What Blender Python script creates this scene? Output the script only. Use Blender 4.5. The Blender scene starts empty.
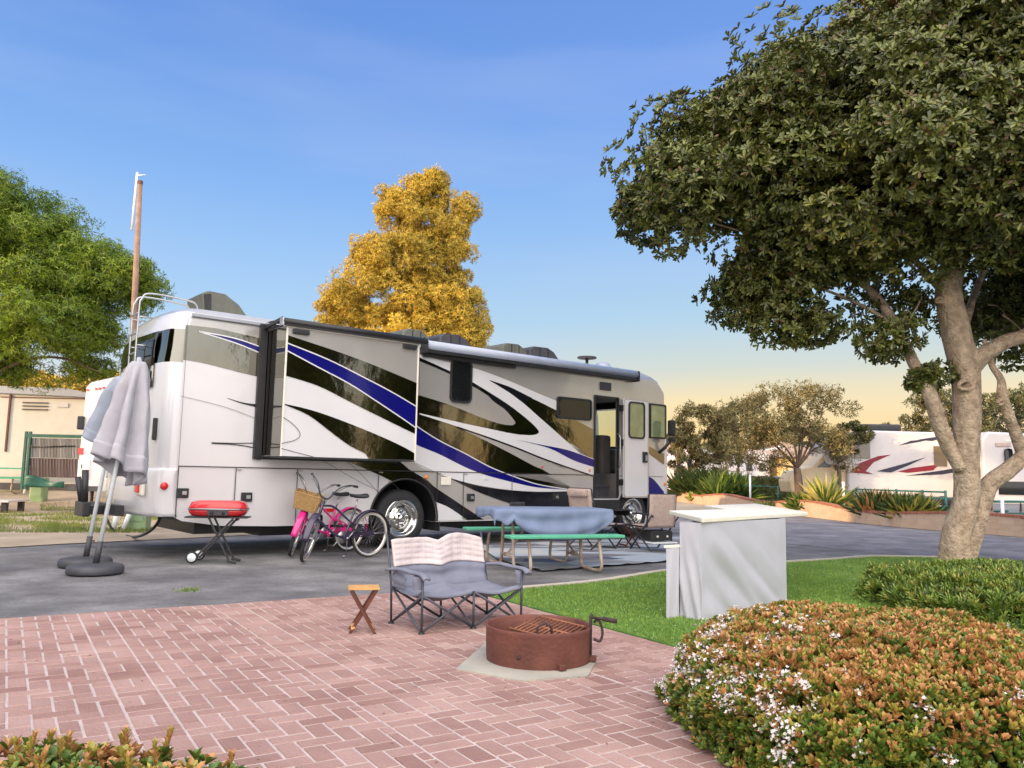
import bpy, bmesh, math, random
import numpy as np
from mathutils import Vector, Matrix, noise
from mathutils.geometry import tessellate_polygon
random.seed(7); rng = np.random.default_rng(7)
R = math.radians
sc = bpy.context.scene
COL = sc.collection
# ------------------------------------------------------------------ camera
F, H = 800.0, 1.2
PIT, ROLL = math.atan(91/800.0), R(1.15)
fwd = Vector((0, math.cos(PIT), math.sin(PIT))); up0 = Vector((0, -math.sin(PIT), math.cos(PIT))); r0 = Vector((1, 0, 0))
right = math.cos(ROLL)*r0 + math.sin(ROLL)*up0; up = -math.sin(ROLL)*r0 + math.cos(ROLL)*up0
CAM = Vector((0, 0, H))
def ray(px, py): return fwd*F + right*(px-512) - up*(py-384)
def gnd(px, py, z=0.0):
    d = ray(px, py); return CAM + d*((z-H)/d.z)
def at(px, py, Y):
    d = ray(px, py); return CAM + d*(Y/d.y)
cam = bpy.data.objects.new('camera', bpy.data.cameras.new('camera')); COL.objects.link(cam)
cam.matrix_world = Matrix.Translation(CAM) @ Matrix((right, up, -fwd)).transposed().to_4x4()
cam.data.sensor_width = 36; cam.data.lens = F/1024*36; cam.data.clip_end = 3000; cam.data.clip_start = .05
sc.camera = cam
# ------------------------------------------------------------------ materials
def mat(name, c, rough=.6, var=.12, scale=8., bump=0., bscale=None, metal=0., coat=0., spec=.5, detail=4., c2=None, transl=0., island=0., coord='Object', emis=None):
    m = bpy.data.materials.new(name); m.use_nodes = True
    nt = m.node_tree; N = nt.nodes; L = nt.links; b = N['Principled BSDF']
    b.inputs['Roughness'].default_value = rough; b.inputs['Metallic'].default_value = metal
    b.inputs['Coat Weight'].default_value = coat; b.inputs['Coat Roughness'].default_value = .03
    b.inputs['Specular IOR Level'].default_value = spec
    tc = N.new('ShaderNodeTexCoord')
    n = N.new('ShaderNodeTexNoise'); n.inputs['Scale'].default_value = scale; n.inputs['Detail'].default_value = detail
    L.new(tc.outputs[coord], n.inputs['Vector'])
    mix = N.new('ShaderNodeMix'); mix.data_type = 'RGBA'
    rmp = N.new('ShaderNodeMapRange'); rmp.inputs['From Min'].default_value = .3; rmp.inputs['From Max'].default_value = .7
    L.new(n.outputs['Fac'], rmp.inputs['Value'])
    src = rmp.outputs['Result']
    if island:
        g = N.new('ShaderNodeNewGeometry'); mm = N.new('ShaderNodeMix'); mm.inputs[0].default_value = island
        L.new(src, mm.inputs[2]); L.new(g.outputs['Random Per Island'], mm.inputs[3]); src = mm.outputs[0]
    L.new(src, mix.inputs[0])
    if c2 is None: c1 = [x*(1-var) for x in c]; c2 = [min(1, x*(1+var)) for x in c]
    else: c1 = c
    mix.inputs[6].default_value = (*c1, 1); mix.inputs[7].default_value = (*c2, 1)
    L.new(mix.outputs[2], b.inputs['Base Color'])
    m['col'] = 1
    if bump:
        n2 = N.new('ShaderNodeTexNoise'); n2.inputs['Scale'].default_value = bscale or scale*6; n2.inputs['Detail'].default_value = 6
        L.new(tc.outputs[coord], n2.inputs['Vector'])
        bp = N.new('ShaderNodeBump'); bp.inputs['Strength'].default_value = min(1, bump); bp.inputs['Distance'].default_value = .02
        L.new(n2.outputs['Fac'], bp.inputs['Height']); L.new(bp.outputs['Normal'], b.inputs['Normal'])
    if transl:
        tr = N.new('ShaderNodeBsdfTranslucent'); L.new(mix.outputs[2], tr.inputs['Color'])
        ms = N.new('ShaderNodeMixShader'); ms.inputs[0].default_value = transl
        L.new(b.outputs[0], ms.inputs[1]); L.new(tr.outputs[0], ms.inputs[2]); L.new(ms.outputs[0], N['Material Output'].inputs['Surface'])
    if emis: b.inputs['Emission Color'].default_value = (*emis, 1); b.inputs['Emission Strength'].default_value = 1
    return m
M = {}
# rv paint
M['white'] = mat('gloss_white_paint', (.69, .68, .69), .18, .03, 2, coat=.6)
M['silver'] = mat('silver_paint', (.46, .44, .42), .22, .04, 2, coat=.7, metal=.3)
M['upper'] = mat('warm_silver_paint', (.50, .48, .46), .20, .04, 2, coat=.7, metal=.45, bump=.2, bscale=2.2)
M['olive'] = mat('dark_metallic_paint', (.20, .193, .165), .07, .05, 2, metal=1., coat=.4, bump=.25, bscale=2.2)
M['black_paint_and_reflection'] = mat('black_gloss_paint_and_reflection', (.008, .008, .012), .08, .1, 2, coat=.3)  # real black stripes, and dark reflections painted onto the nose loop
M['blue_paint'] = mat('blue_gloss_paint', (.006, .006, .15), .12, .1, 2, coat=.25, spec=.3)
M['black'] = mat('black_plastic', (.02, .02, .022), .45, .2, 10)
M['rubber'] = mat('rubber', (.025, .025, .028), .75, .3, 14, bump=.2, bscale=60)
M['dgrey'] = mat('dark_grey_plastic', (.055, .055, .065), .55, .2, 10)
M['chrome'] = mat('polished_aluminium', (.75, .74, .72), .12, .05, 5, metal=1.)
M['steel'] = mat('grey_steel', (.45, .45, .46), .35, .1, 8, metal=.8)
M['glass'] = mat('dark_tinted_glass', (.010, .011, .012), .03, .1, 3, coat=0., spec=.45)
M['cab_glass'] = mat('light_cab_glass', (.20, .26, .14), .05, .3, 2.5, coat=1., spec=.8)
wg = bpy.data.materials.new('windscreen_glass'); wg.use_nodes = True; M['wind_glass'] = wg; nt_ = wg.node_tree
tb_ = nt_.nodes.new('ShaderNodeBsdfTransparent'); tb_.inputs[0].default_value = (.72, .80, .70, 1); gb_ = nt_.nodes.new('ShaderNodeBsdfGlossy'); gb_.inputs['Roughness'].default_value = .03; mb_ = nt_.nodes.new('ShaderNodeMixShader'); mb_.inputs[0].default_value = .1
nt_.links.new(tb_.outputs[0], mb_.inputs[1]); nt_.links.new(gb_.outputs[0], mb_.inputs[2]); nt_.links.new(mb_.outputs[0], nt_.nodes['Material Output'].inputs['Surface'])
M['interior'] = mat('cabin_interior', (.10, .09, .085), .6, .2, 3)
M['red_lens'] = mat('red_lens', (.65, .02, .02), .25, .05, 5, coat=.5)
M['amber_lens'] = mat('amber_lens', (.8, .25, .03), .25, .05, 5, coat=.5)
M['roofgrey'] = mat('roof_trim', (.34, .36, .40), .35, .06, 5, coat=.3)
M['awn_grey'] = mat('awning_casing', (.36, .40, .50), .35, .06, 5, coat=.3)
# cloth and furniture
M['umb'] = mat('lavender_grey_canvas', (.43, .42, .46), .9, .10, 5, bump=.25, bscale=180)
M['umb2'] = mat('blue_grey_canvas', (.32, .355, .42), .9, .10, 5, bump=.25, bscale=180)
M['pole'] = mat('white_pole', (.78, .82, .84), .35, .05, 5)
M['cover'] = mat('bar_cover_cloth', (.48, .475, .53), .85, .025, 3, bump=.15, bscale=200)
M['cream'] = mat('cream_top', (.82, .77, .66), .5, .04, 6)
M['red'] = mat('red_enamel', (.60, .015, .02), .2, .05, 5, coat=.7)
M['seatgrey'] = mat('grey_camp_fabric', (.19, .20, .26), .9, .10, 9, bump=.3, bscale=140)
M['tube'] = mat('dark_tube', (.075, .08, .10), .4, .1, 9, metal=.4)
M['wood'] = mat('varnished_wood', (.62, .33, .10), .4, .2, 14, bump=.1)
M['dwood'] = mat('red_brown_wood', (.11, .032, .018), .4, .2, 14, bump=.1)
M['tan'] = mat('tan_sling', (.47, .36, .31), .9, .1, 20, bump=.3, bscale=200)
M['green_ply'] = mat('green_bench_plastic', (.10, .42, .27), .5, .1, 6, bump=.1)
M['rust_tube'] = mat('white_rusty_tube', (.50, .45, .38), .6, .1, 7, c2=(.26, .13, .07), detail=8)
M['tcloth'] = mat('blue_tablecloth', (.17, .215, .33), .9, .08, 5, bump=.2, bscale=120)
M['tcloth_in'] = M['tcloth']
M['magenta'] = mat('magenta_enamel', (.72, .02, .24), .25, .05, 6, coat=.6)
M['plum'] = mat('dark_plum_enamel', (.035, .025, .06), .25, .1, 6, coat=.6)
M['whitewall'] = mat('cream_sidewall', (.55, .52, .46), .7, .1, 6)
M['wicker'] = mat('wicker', (.42, .26, .10), .75, .3, 60, bump=.6, bscale=70)
M['rust'] = mat('rusty_steel', (.10, .032, .024), .75, .2, 5, c2=(.18, .062, .042), bump=.4, bscale=40, detail=8)
M['rust_orange'] = mat('orange_rust', (.30, .12, .06), .75, .2, 12, bump=.4, bscale=60)
M['burnt'] = mat('burnt_steel', (.05, .03, .03), .8, .3, 12, bump=.4, bscale=60)
# nature
M['bark'] = mat('pale_bark', (.42, .31, .21), .9, .2, 5, c2=(.24, .17, .12), bump=.8, bscale=14, detail=10)
M['dbark'] = mat('brown_bark', (.16, .11, .08), .9, .3, 8, bump=.8, bscale=24)
M['leafA'] = mat('ficus_leaf', (.018, .036, .008), .28, 0, .8, c2=(.24, .26, .055), transl=.12, island=.75)
M['leafA2'] = mat('ficus_leaf_bronze', (.09, .045, .015), .38, 0, .8, c2=(.20, .13, .05), transl=.12, island=.75)
M['leafL'] = mat('feathery_leaf', (.035, .11, .008), .6, 0, .45, c2=(.34, .44, .03), transl=.35, island=.5)
M['leafC'] = mat('sunlit_cypress_needles', (.30, .24, .04), .7, 0, .25, c2=(.92, .64, .08), transl=.25, island=.5)  # gold of the low sun put into the needle colour
M['leafD'] = mat('far_tree_leaf', (.12, .12, .04), .7, 0, .5, c2=(.36, .26, .11), transl=.2, island=.6)
M['leafDg'] = mat('far_dark_leaf', (.035, .05, .012), .7, 0, .5, c2=(.10, .11, .03), transl=.2, island=.6)
M['h_or'] = mat('orange_young_leaf', (.42, .16, .05), .42, 0, 3, c2=(.72, .42, .17), transl=.2, island=.7)
M['h_ol'] = mat('olive_yellow_leaf', (.26, .25, .04), .4, 0, 3, c2=(.54, .46, .09), transl=.2, island=.7)
M['h_gr'] = mat('hedge_green_leaf', (.035, .085, .012), .36, 0, 3, c2=(.20, .29, .045), transl=.15, island=.7)
M['petal'] = mat('white_petals', (.82, .74, .72), .6, 0, 3, c2=(.92, .88, .86), transl=.25, island=.6)
M['green_sh'] = mat('bright_shrub_leaf', (.08, .16, .02), .45, 0, 3, c2=(.33, .42, .07), transl=.2, island=.7)
M['strap'] = mat('strap_leaf', (.025, .06, .015), .5, 0, 3, c2=(.11, .17, .04), transl=.15, island=.7)
M['yucca'] = mat('yucca_leaf', (.38, .38, .10), .5, 0, 3, c2=(.72, .64, .26), transl=.2, island=.7)
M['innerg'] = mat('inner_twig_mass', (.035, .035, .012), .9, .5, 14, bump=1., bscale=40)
M['twig'] = mat('twig', (.16, .08, .05), .8, .2, 12)
M['soil'] = mat('dark_soil', (.14, .11, .085), .95, .3, 3, bump=.8, bscale=30)
# ------------------------------------------------------------------ mesh builder
class MB:
    def __init__(s): s.v = []; s.f = []; s.m = []; s.s = []
    def add(s, vs, fs, m=0, smooth=False):
        o = len(s.v); s.v += [tuple(v) for v in vs]
        for f in fs: s.f.append([i+o for i in f]); s.m.append(m); s.s.append(smooth)
        return s
    def box(s, c, d, m=0, rot=None, bev=0):
        hx, hy, hz = d[0]/2, d[1]/2, d[2]/2
        if bev:
            bm = bmesh.new(); bmesh.ops.create_cube(bm, size=1)
            bmesh.ops.scale(bm, vec=d, verts=bm.verts); bmesh.ops.bevel(bm, geom=bm.edges[:], offset=bev, segments=2, profile=.6, affect='EDGES')
            bm.verts.index_update(); vs = [v.co.copy() for v in bm.verts]; fs = [[v.index for v in f.verts] for f in bm.faces]; bm.free()
        else:
            vs = [Vector((x, y, z)) for x in (-hx, hx) for y in (-hy, hy) for z in (-hz, hz)]
            fs = [(0, 1, 3, 2), (4, 6, 7, 5), (0, 4, 5, 1), (2, 3, 7, 6), (0, 2, 6, 4), (1, 5, 7, 3)]
        if rot is not None: vs = [rot @ v for v in vs]
        c = Vector(c); return s.add([v+c for v in vs], fs, m)
    def tube(s, pts, r, seg=8, m=0, caps=True, smooth=True, closed=False):
        pts = [Vector(p) for p in pts]; n = len(pts)
        if not hasattr(r, '__len__'): r = [r]*n
        t0 = (pts[1]-pts[0]).normalized(); a = t0.orthogonal().normalized(); vs = []; fs = []
        for i in range(n):
            if closed: t = (pts[(i+1) % n]-pts[i-1]).normalized()
            else: t = (pts[min(i+1, n-1)]-pts[max(i-1, 0)]).normalized()
            a = (a - t*a.dot(t)).normalized(); b = t.cross(a)
            for k in range(seg):
                th = 2*math.pi*k/seg; vs.append(pts[i]+(a*math.cos(th)+b*math.sin(th))*r[i])
        for i in range(n if closed else n-1):
            j = (i+1) % n
            for k in range(seg):
                k2 = (k+1) % seg; fs.append((i*seg+k, i*seg+k2, j*seg+k2, j*seg+k))
        if caps and not closed: fs.append(list(range(seg))[::-1]); fs.append([(n-1)*seg+k for k in range(seg)])
        return s.add(vs, fs, m, smooth)
    def lathe(s, prof, c=(0, 0, 0), axis=(0, 0, 1), seg=32, m=0, smooth=True, closed=False):
        ax = Vector(axis).normalized(); a = ax.orthogonal().normalized(); b = ax.cross(a); c = Vector(c); n = len(prof); vs = []; fs = []
        for r, h in prof:
            for k in range(seg):
                th = 2*math.pi*k/seg; vs.append(c+ax*h+(a*math.cos(th)+b*math.sin(th))*r)
        for i in range(n if closed else n-1):
            j = (i+1) % n
            for k in range(seg):
                k2 = (k+1) % seg; fs.append((i*seg+k, i*seg+k2, j*seg+k2, j*seg+k))
        return s.add(vs, fs, m, smooth)
    def disc(s, c, r, axis, seg=24, m=0):
        ax = Vector(axis).normalized(); a = ax.orthogonal().normalized(); b = ax.cross(a); c = Vector(c)
        return s.add([c+(a*math.cos(2*math.pi*k/seg)+b*math.sin(2*math.pi*k/seg))*r for k in range(seg)], [list(range(seg))], m)
    def prism(s, poly, vec, m=0):
        poly = [Vector(p) for p in poly]; vec = Vector(vec); n = len(poly)
        tri = tessellate_polygon([poly]); vs = poly+[p+vec for p in poly]; fs = [list(t) for t in tri]+[[i+n for i in t][::-1] for t in tri]
        fs += [(i, (i+1) % n, (i+1) % n+n, i+n) for i in range(n)]
        return s.add(vs, fs, m)
    def sheet(s, poly, m=0):
        poly = [Vector(p) for p in poly]; return s.add(poly, [list(t) for t in tessellate_polygon([poly])], m)
    def grid(s, fn, nu, nv, m=0, smooth=True, thick=None):
        vs = [Vector(fn(i/nu, j/nv)) for i in range(nu+1) for j in range(nv+1)]
        fs = [(i*(nv+1)+j, (i+1)*(nv+1)+j, (i+1)*(nv+1)+j+1, i*(nv+1)+j+1) for i in range(nu) for j in range(nv)]
        return s.add(vs, fs, m, smooth)
    def build(s, name, mats, parent=None, loc=None, **kw):
        me = bpy.data.meshes.new(name); me.from_pydata(s.v, [], s.f)
        if not isinstance(mats, (list, tuple)): mats = [mats]
        for m in mats: me.materials.append(M[m] if isinstance(m, str) else m)
        me.polygons.foreach_set('material_index', s.m); me.polygons.foreach_set('use_smooth', s.s)
        bm = bmesh.new(); bm.from_mesh(me); bmesh.ops.recalc_face_normals(bm, faces=bm.faces); bm.to_mesh(me); bm.free()
        me.update()
        o = bpy.data.objects.new(name, me); COL.objects.link(o)
        if parent: o.parent = parent
        if loc is not None: o.location = loc
        for k, v in kw.items(): o[k] = v
        return o
def solidify(o, t, off=0):
    md = o.modifiers.new('solid', 'SOLIDIFY'); md.thickness = t; md.offset = off; return o
def subsurf(o, n=1):
    md = o.modifiers.new('sub', 'SUBSURF'); md.levels = n; md.render_levels = n
    for p in o.data.polygons: p.use_smooth = True
    return o
def thing(name, label, cat, loc=(0, 0, 0), rotz=0., group=None):
    o = bpy.data.objects.new(name, None); COL.objects.link(o); o.location = loc; o.rotation_euler = (0, 0, rotz)
    o.empty_display_size = .2; tag(o, label, cat, group); return o
def tag(o, label, cat, group=None):
    o['label'] = label; o['category'] = cat
    if group: o['group'] = group
    return o
def struct(o): o['kind'] = 'structure'; return o
def loc_of(o):
    m = (Matrix.Translation(o.location) @ Matrix.Rotation(o.rotation_euler.z, 4, 'Z')).inverted()
    return lambda p: m @ Vector(p)
def smooth_pts(pts, n=6, closed=False):
    pts = [Vector(p) for p in pts]; out = []; N = len(pts)
    rngi = range(N if closed else N-1)
    for i in rngi:
        p1 = pts[i]; p2 = pts[(i+1) % N]
        p0 = pts[i-1] if (i > 0 or closed) else p1*2-p2
        p3 = pts[(i+2) % N] if (i+2 < N or closed) else p2*2-p1
        for k in range(n):
            t = k/n; out.append(.5*((2*p1)+(-p0+p2)*t+(2*p0-5*p1+4*p2-p3)*t*t+(-p0+3*p1-3*p2+p3)*t**3))
    if not closed: out.append(pts[-1])
    return out
# leaf meshes -------------------------------------------------------
def nrm(a): return a/np.maximum(np.linalg.norm(a, axis=-1, keepdims=True), 1e-9)
def leaf_mesh(name, base, dirv, nor, ln, wd, midx, mats, parent=None, curl=.15, fold=.25, hexa=True, loc=None, obo=False):
    """base (N,3), dirv (N,3) leaf direction, nor (N,3) leaf normal, ln/wd (N,)"""
    n = len(base); dirv = nrm(dirv); side = nrm(np.cross(dirv, nor)); nn = nrm(np.cross(side, dirv))
    ln = np.asarray(ln)[:, None]; wd = np.asarray(wd)[:, None]
    tip = base+dirv*ln-nn*ln*curl
    if hexa:
        q1, q2, t2 = (.30, .5, .80) if obo else (.5, .42, .72)
        l1 = base+dirv*ln*.35+side*wd*q1+nn*wd*fold; l2 = base+dirv*ln*t2+side*wd*q2+nn*(wd*fold-ln*curl*.5)
        r1 = base+dirv*ln*.35-side*wd*q1+nn*wd*fold; r2 = base+dirv*ln*t2-side*wd*q2+nn*(wd*fold-ln*curl*.5)
        V = np.stack([base, l1, l2, tip, r2, r1], 1).reshape(-1, 3)
        idx = (np.arange(n)*6)[:, None]+np.array([[0, 1, 2, 3, 0, 3, 4, 5]]); nf = 2*n; mi = np.repeat(midx, 2)
    else:
        l1 = base+dirv*ln*.5+side*wd*.5; r1 = base+dirv*ln*.5-side*wd*.5
        V = np.stack([base, l1, tip, r1], 1).reshape(-1, 3); idx = (np.arange(n)*4)[:, None]+np.array([[0, 1, 2, 3]]); nf = n; mi = midx
    me = bpy.data.meshes.new(name); me.vertices.add(len(V)); me.vertices.foreach_set('co', V.astype(np.float32).ravel())
    me.loops.add(nf*4); me.loops.foreach_set('vertex_index', idx.ravel().astype(np.int32))
    me.polygons.add(nf); me.polygons.foreach_set('loop_start', (np.arange(nf)*4).astype(np.int32)); me.polygons.foreach_set('material_index', np.asarray(mi).astype(np.int32))
    for m in mats: me.materials.append(M[m])
    me.update(calc_edges=True)
    o = bpy.data.objects.new(name, me); COL.objects.link(o)
    if parent: o.parent = parent
    if loc is not None: o.location = loc
    return o
def rdir(n): return nrm(rng.normal(size=(n, 3)))
def whorls(P, Nn, k, ln, wd, tilt=.7, jit=.25, spread=0.):
    """for each point P with axis Nn make k leaves around the axis"""
    n = len(P); a = nrm(np.cross(Nn, rdir(n))); b = np.cross(Nn, a)
    th = rng.uniform(0, 6.28, (n, 1))+np.arange(k)[None]*(6.283/k)+rng.normal(0, .25, (n, k))
    rad = a[:, None]*np.cos(th)[..., None]+b[:, None]*np.sin(th)[..., None]
    tl = np.clip(tilt+rng.normal(0, jit, (n, k)), .02, 1.4)[..., None]
    d = rad*np.sin(tl)+Nn[:, None]*np.cos(tl); nor = -rad*np.cos(tl)+Nn[:, None]*np.sin(tl)
    base = P[:, None]+rad*spread
    L = ln*rng.uniform(.65, 1.15, (n, k)); W = wd*rng.uniform(.7, 1.15, (n, k))
    return base.reshape(-1, 3), d.reshape(-1, 3), nor.reshape(-1, 3), L.ravel(), W.ravel()
def clump_pts(C, Rd, per, lo=.7, upb=.35, flat=1.):
    """points on shells of clumps C (n,3) radius Rd (n,)"""
    n = len(C); d = rdir(n*per).reshape(n, per, 3); rr = rng.uniform(lo, 1.05, (n, per, 1))*Rd[:, None, None]
    P = C[:, None]+d*rr*np.array([1, 1, flat]); Nn = nrm(d+np.array([0, 0, upb])+rng.normal(0, .25, d.shape))
    return P.reshape(-1, 3), Nn.reshape(-1, 3)
def in_ell(n, c, r):
    d = rdir(n); return np.array(c)+d*(rng.uniform(.15, 1, (n, 1))**(1/2.2))*np.array(r)
# ================================================================== SETTING
AX = Vector((math.sin(R(57.9)), math.cos(R(57.9)), 0)); BX = Vector((-AX.y, AX.x, 0))
def AB(a, b, z=0.): return AX*a+BX*b+Vector((0, 0, z))
def rise(x, y):  # the dirt lot climbs a little at the back left
    t = min(1, max(0, (y-23.5)/3.)); w = min(1, max(0, (-6-x)/3.)); return .35*t*t*(3-2*t)*w
# asphalt, one sheet to the horizon
def asphalt_mat(name, c1, c2, crack=True):
    m = mat(name, c1, .85, 0, .6, c2=c2, bump=.35, bscale=90, detail=10, coord='Object'); nt = m.node_tree; N = nt.nodes; L = nt.links
    b = N['Principled BSDF']; old = b.inputs['Base Color'].links[0].from_socket
    tc = N.new('ShaderNodeTexCoord')
    sp = N.new('ShaderNodeTexNoise'); sp.inputs['Scale'].default_value = 22; sp.inputs['Detail'].default_value = 12; sp.inputs['Roughness'].default_value = .8; L.new(tc.outputs['Object'], sp.inputs['Vector'])
    r = N.new('ShaderNodeMapRange'); r.inputs['From Min'].default_value = .35; r.inputs['From Max'].default_value = .7; r.inputs['To Min'].default_value = .72; r.inputs['To Max'].default_value = 1.35
    L.new(sp.outputs['Fac'], r.inputs['Value'])
    mp = N.new('ShaderNodeMapping'); mp.inputs['Rotation'].default_value = (0, 0, R(-40)); mp.inputs['Scale'].default_value = (1, 1.15, 1); L.new(tc.outputs['Object'], mp.inputs['Vector'])
    st = N.new('ShaderNodeTexNoise'); st.inputs['Scale'].default_value = 1.1; st.inputs['Detail'].default_value = 12; st.inputs['Roughness'].default_value = .68; L.new(mp.outputs[0], st.inputs['Vector'])
    r2 = N.new('ShaderNodeMapRange'); r2.inputs['From Min'].default_value = .4; r2.inputs['From Max'].default_value = .68; r2.inputs['To Min'].default_value = .68; r2.inputs['To Max'].default_value = 1.5
    L.new(st.outputs['Fac'], r2.inputs['Value'])
    mu = N.new('ShaderNodeMath'); mu.operation = 'MULTIPLY'; L.new(r.outputs[0], mu.inputs[0]); L.new(r2.outputs[0], mu.inputs[1])
    vm = N.new('ShaderNodeVectorMath'); vm.operation = 'SCALE'; L.new(old, vm.inputs[0]); L.new(mu.outputs[0], vm.inputs['Scale']); L.new(vm.outputs[0], b.inputs['Base Color'])
    return m
M['asphalt'] = asphalt_mat('worn_asphalt', (.105, .104, .112), (.235, .225, .222))
M['road'] = asphalt_mat('road_asphalt', (.15, .145, .165), (.20, .19, .205))
M['concrete'] = mat('pale_concrete', (.46, .43, .35), .85, 0, 4, c2=(.34, .32, .28), bump=.4, bscale=60, detail=8)
M['kerb'] = mat('kerb_concrete', (.50, .44, .36), .85, .12, 6, bump=.4, bscale=50)
M['dirt'] = mat('pale_dirt', (.30, .235, .165), .95, 0, 1.1, c2=(.46, .37, .27), bump=.8, bscale=18, detail=10)
M['grout'] = mat('pale_grout', (.53, .445, .415), .95, .12, 6, bump=.5, bscale=80)
M['brick'] = mat('rose_brick_paver', (.25, .128, .105), .82, 0, 1.6, c2=(.50, .325, .28), bump=.6, bscale=70, detail=10, island=.5)
M['turf_base'] = mat('turf_base', (.09, .20, .03), .9, .25, 5, bump=.4, bscale=120)
M['turf'] = mat('turf_blade', (.13, .25, .03), .6, 0, 1.2, c2=(.33, .46, .09), transl=.2, island=.6)
M['weed'] = mat('dry_weed_blade', (.08, .15, .02), .7, 0, 1.5, c2=(.26, .28, .07), transl=.2, island=.5)
g = MB(); g.sheet([(-900, -300, 0), (900, -300, 0), (900, 1500, 0), (-900, 1500, 0)]); struct(g.build('ground', 'asphalt', loc=(0, 0, -.012)))
# lighter road between lawn and brick wall
g = MB(); g.sheet([(6.2, 30, 0), (3.2, 19, 0), (6.6, 13.6, 0), (8.5, 12.4, 0), (14, 11, 0), (30, 9, 0), (30, 17, 0), (12.1, 18.9, 0), (11.2, 20.8, 0), (10.6, 27, 0), (9.9, 34.4, 0), (8.4, 41, 0), (3, 60, 0), (-2, 60, 0)])
struct(g.build('road', 'road', loc=(0, 0, -.006)))
# dirt lot
nx, ny = 90, 90
def dirt(uu, vv):
    # local frame: along the RV direction and away from it
    a = -34+uu*66; b = vv*42
    p = Vector((-6.3, 13.35, 0))+Vector((.64, .77, 0))*a+Vector((-.77, .64, 0))*b
    e = .12*noise.noise(Vector((a*1.3, 3, 0)))+.05*noise.noise(Vector((a*6, 3, 0)))
    if vv == 0: p += Vector((-.77, .64, 0))*e
    z = rise(p.x, p.y)+(0 if vv == 0 else .02+.025*noise.noise(p*1.4)); return (p.x, p.y, z)
g = MB(); g.grid(dirt, nx, ny); struct(g.build('dirt_lot', 'dirt'))
# grass patches
def blades(name, pts, h, w, mats, mi=None, lean=.35, **kw):
    n = len(pts); d = nrm(np.stack([rng.normal(0, lean, n), rng.normal(0, lean, n), np.ones(n)], 1)); nor = rdir(n)
    return leaf_mesh(name, pts, d, nor, h*rng.uniform(.6, 1.3, n), np.full(n, w), np.zeros(n, int) if mi is None else mi, mats, hexa=False, **kw)
gp = []
for px0, px1, py0, py1, n in ((-20, 150, 513, 534, 15000), (-20, 60, 520, 530, 4000), (150, 340, 512, 522, 9000), (40, 110, 506, 512, 1500)):
    for _ in range(n):
        px = random.uniform(px0, px1); py = random.uniform(py0, py1); p = gnd(px, py)
        if noise.noise(Vector((p.x*.9, p.y*.9, 5)))+random.gauss(0, .2) > .0: gp.append((p.x, p.y, rise(p.x, p.y)))
o = blades('weedy_grass', np.array(gp), .09, .012, ['weed']); tag(o, 'patchy weedy grass growing on the dirt lot behind the motorhome', 'grass'); o['kind'] = 'stuff'
# patio of brick pavers: real bricks on a grout bed
panels = [-6.4, -5.4, -4.4, -3.4, -2.4, -1.4, -.42, .59, .79, 1.63, 1.86, 2.9, 3.12, 4.12]
B0, B1 = -.6, 7.53
pit = gnd(540, 655)
padpoly = [gnd(*p) for p in ((456, 672), (487, 644), (584, 646), (597, 662), (588, 679), (520, 684))]
g = MB(); g.sheet([AB(-6.4, B0), AB(4.12, B0), AB(4.12, B1), AB(-6.4, B1)]); struct(g.build('patio_grout', 'grout', loc=(0, 0, .0072)))
def in_poly(p, poly):
    c = False; n = len(poly)
    for i in range(n):
        a = poly[i]; b = poly[i-1]
        if (a[1] > p[1]) != (b[1] > p[1]) and p[0] < (b[0]-a[0])*(p[1]-a[1])/(b[1]-a[1])+a[0]: c = not c
    return c
S = .098; gap = .0052
def brick(mb, a0, a1, b0, b1):
    ga = gap*.8+random.uniform(-.001, .002); gb_ = gap*1.15+random.uniform(-.0015, .003); a0 += ga; a1 -= ga; b0 += gb_; b1 -= gb_
    if a1-a0 < .012 or b1-b0 < .012: return
    z = .0115+random.uniform(-.0009, .0009); e = .004; j = lambda: random.uniform(-.0012, .0012)
    tx = random.uniform(-.0009, .0009)
    lo = [AB(a0+j(), b0+j(), .002), AB(a1+j(), b0+j(), .002), AB(a1+j(), b1+j(), .002), AB(a0+j(), b1+j(), .002)]
    hi = [AB(a0+e, b0+e, z+tx), AB(a1-e, b0+e, z-tx), AB(a1-e, b1-e, z-tx), AB(a0+e, b1-e, z+tx)]
    mb.add(lo+hi, [(4, 5, 6, 7), (0, 1, 5, 4), (1, 2, 6, 5), (2, 3, 7, 6), (3, 0, 4, 7)])
g = MB()
for k in range(len(panels)-1):
    pa, pb = panels[k], panels[k+1]
    if pb-pa < .3:   # soldier strip: running row along the joint
        b = B0+random.random()*.1
        while b < B1:
            if int((b+9)/S/2) % 2: brick(g, pa, (pa+pb)/2, b, min(b+2*S, B1)); brick(g, (pa+pb)/2, pb, b, min(b+2*S, B1))
            else: brick(g, pa, pb, b, min(b+S, B1)); brick(g, pa, pb, b+S, min(b+2*S, B1))
            b += 2*S
        continue
    # herringbone, clipped to the panel
    i0 = int(pa/S)-4; i1 = int(pb/S)+4; j0 = int(B0/S)-4; j1 = int(B1/S)+4
    for i in range(i0, i1):
        for j in range(j0, j1):
            q = (i+j) % 4
            if q == 0: c = (i*S, (i+2)*S, j*S, (j+1)*S)          # long along A, starts a cell pair
            elif q == 2: c = (i*S, (i+1)*S, (j)*S, (j+2)*S)
            else: continue
            if q == 2: c = (i*S, (i+1)*S, (j-1)*S+S, (j+1)*S+S)
            a0, a1, b0, b1 = c
            a0, a1, b0, b1 = max(a0, pa), min(a1, pb), max(b0, B0), min(b1, B1)
            if a1-a0 < .012 or b1-b0 < .012: continue
            cc = AB((a0+a1)/2, (b0+b1)/2)
            if cc.y < 1.2: continue
            brick(g, a0, a1, b0, b1)
struct(g.build('patio', 'brick'))
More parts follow.
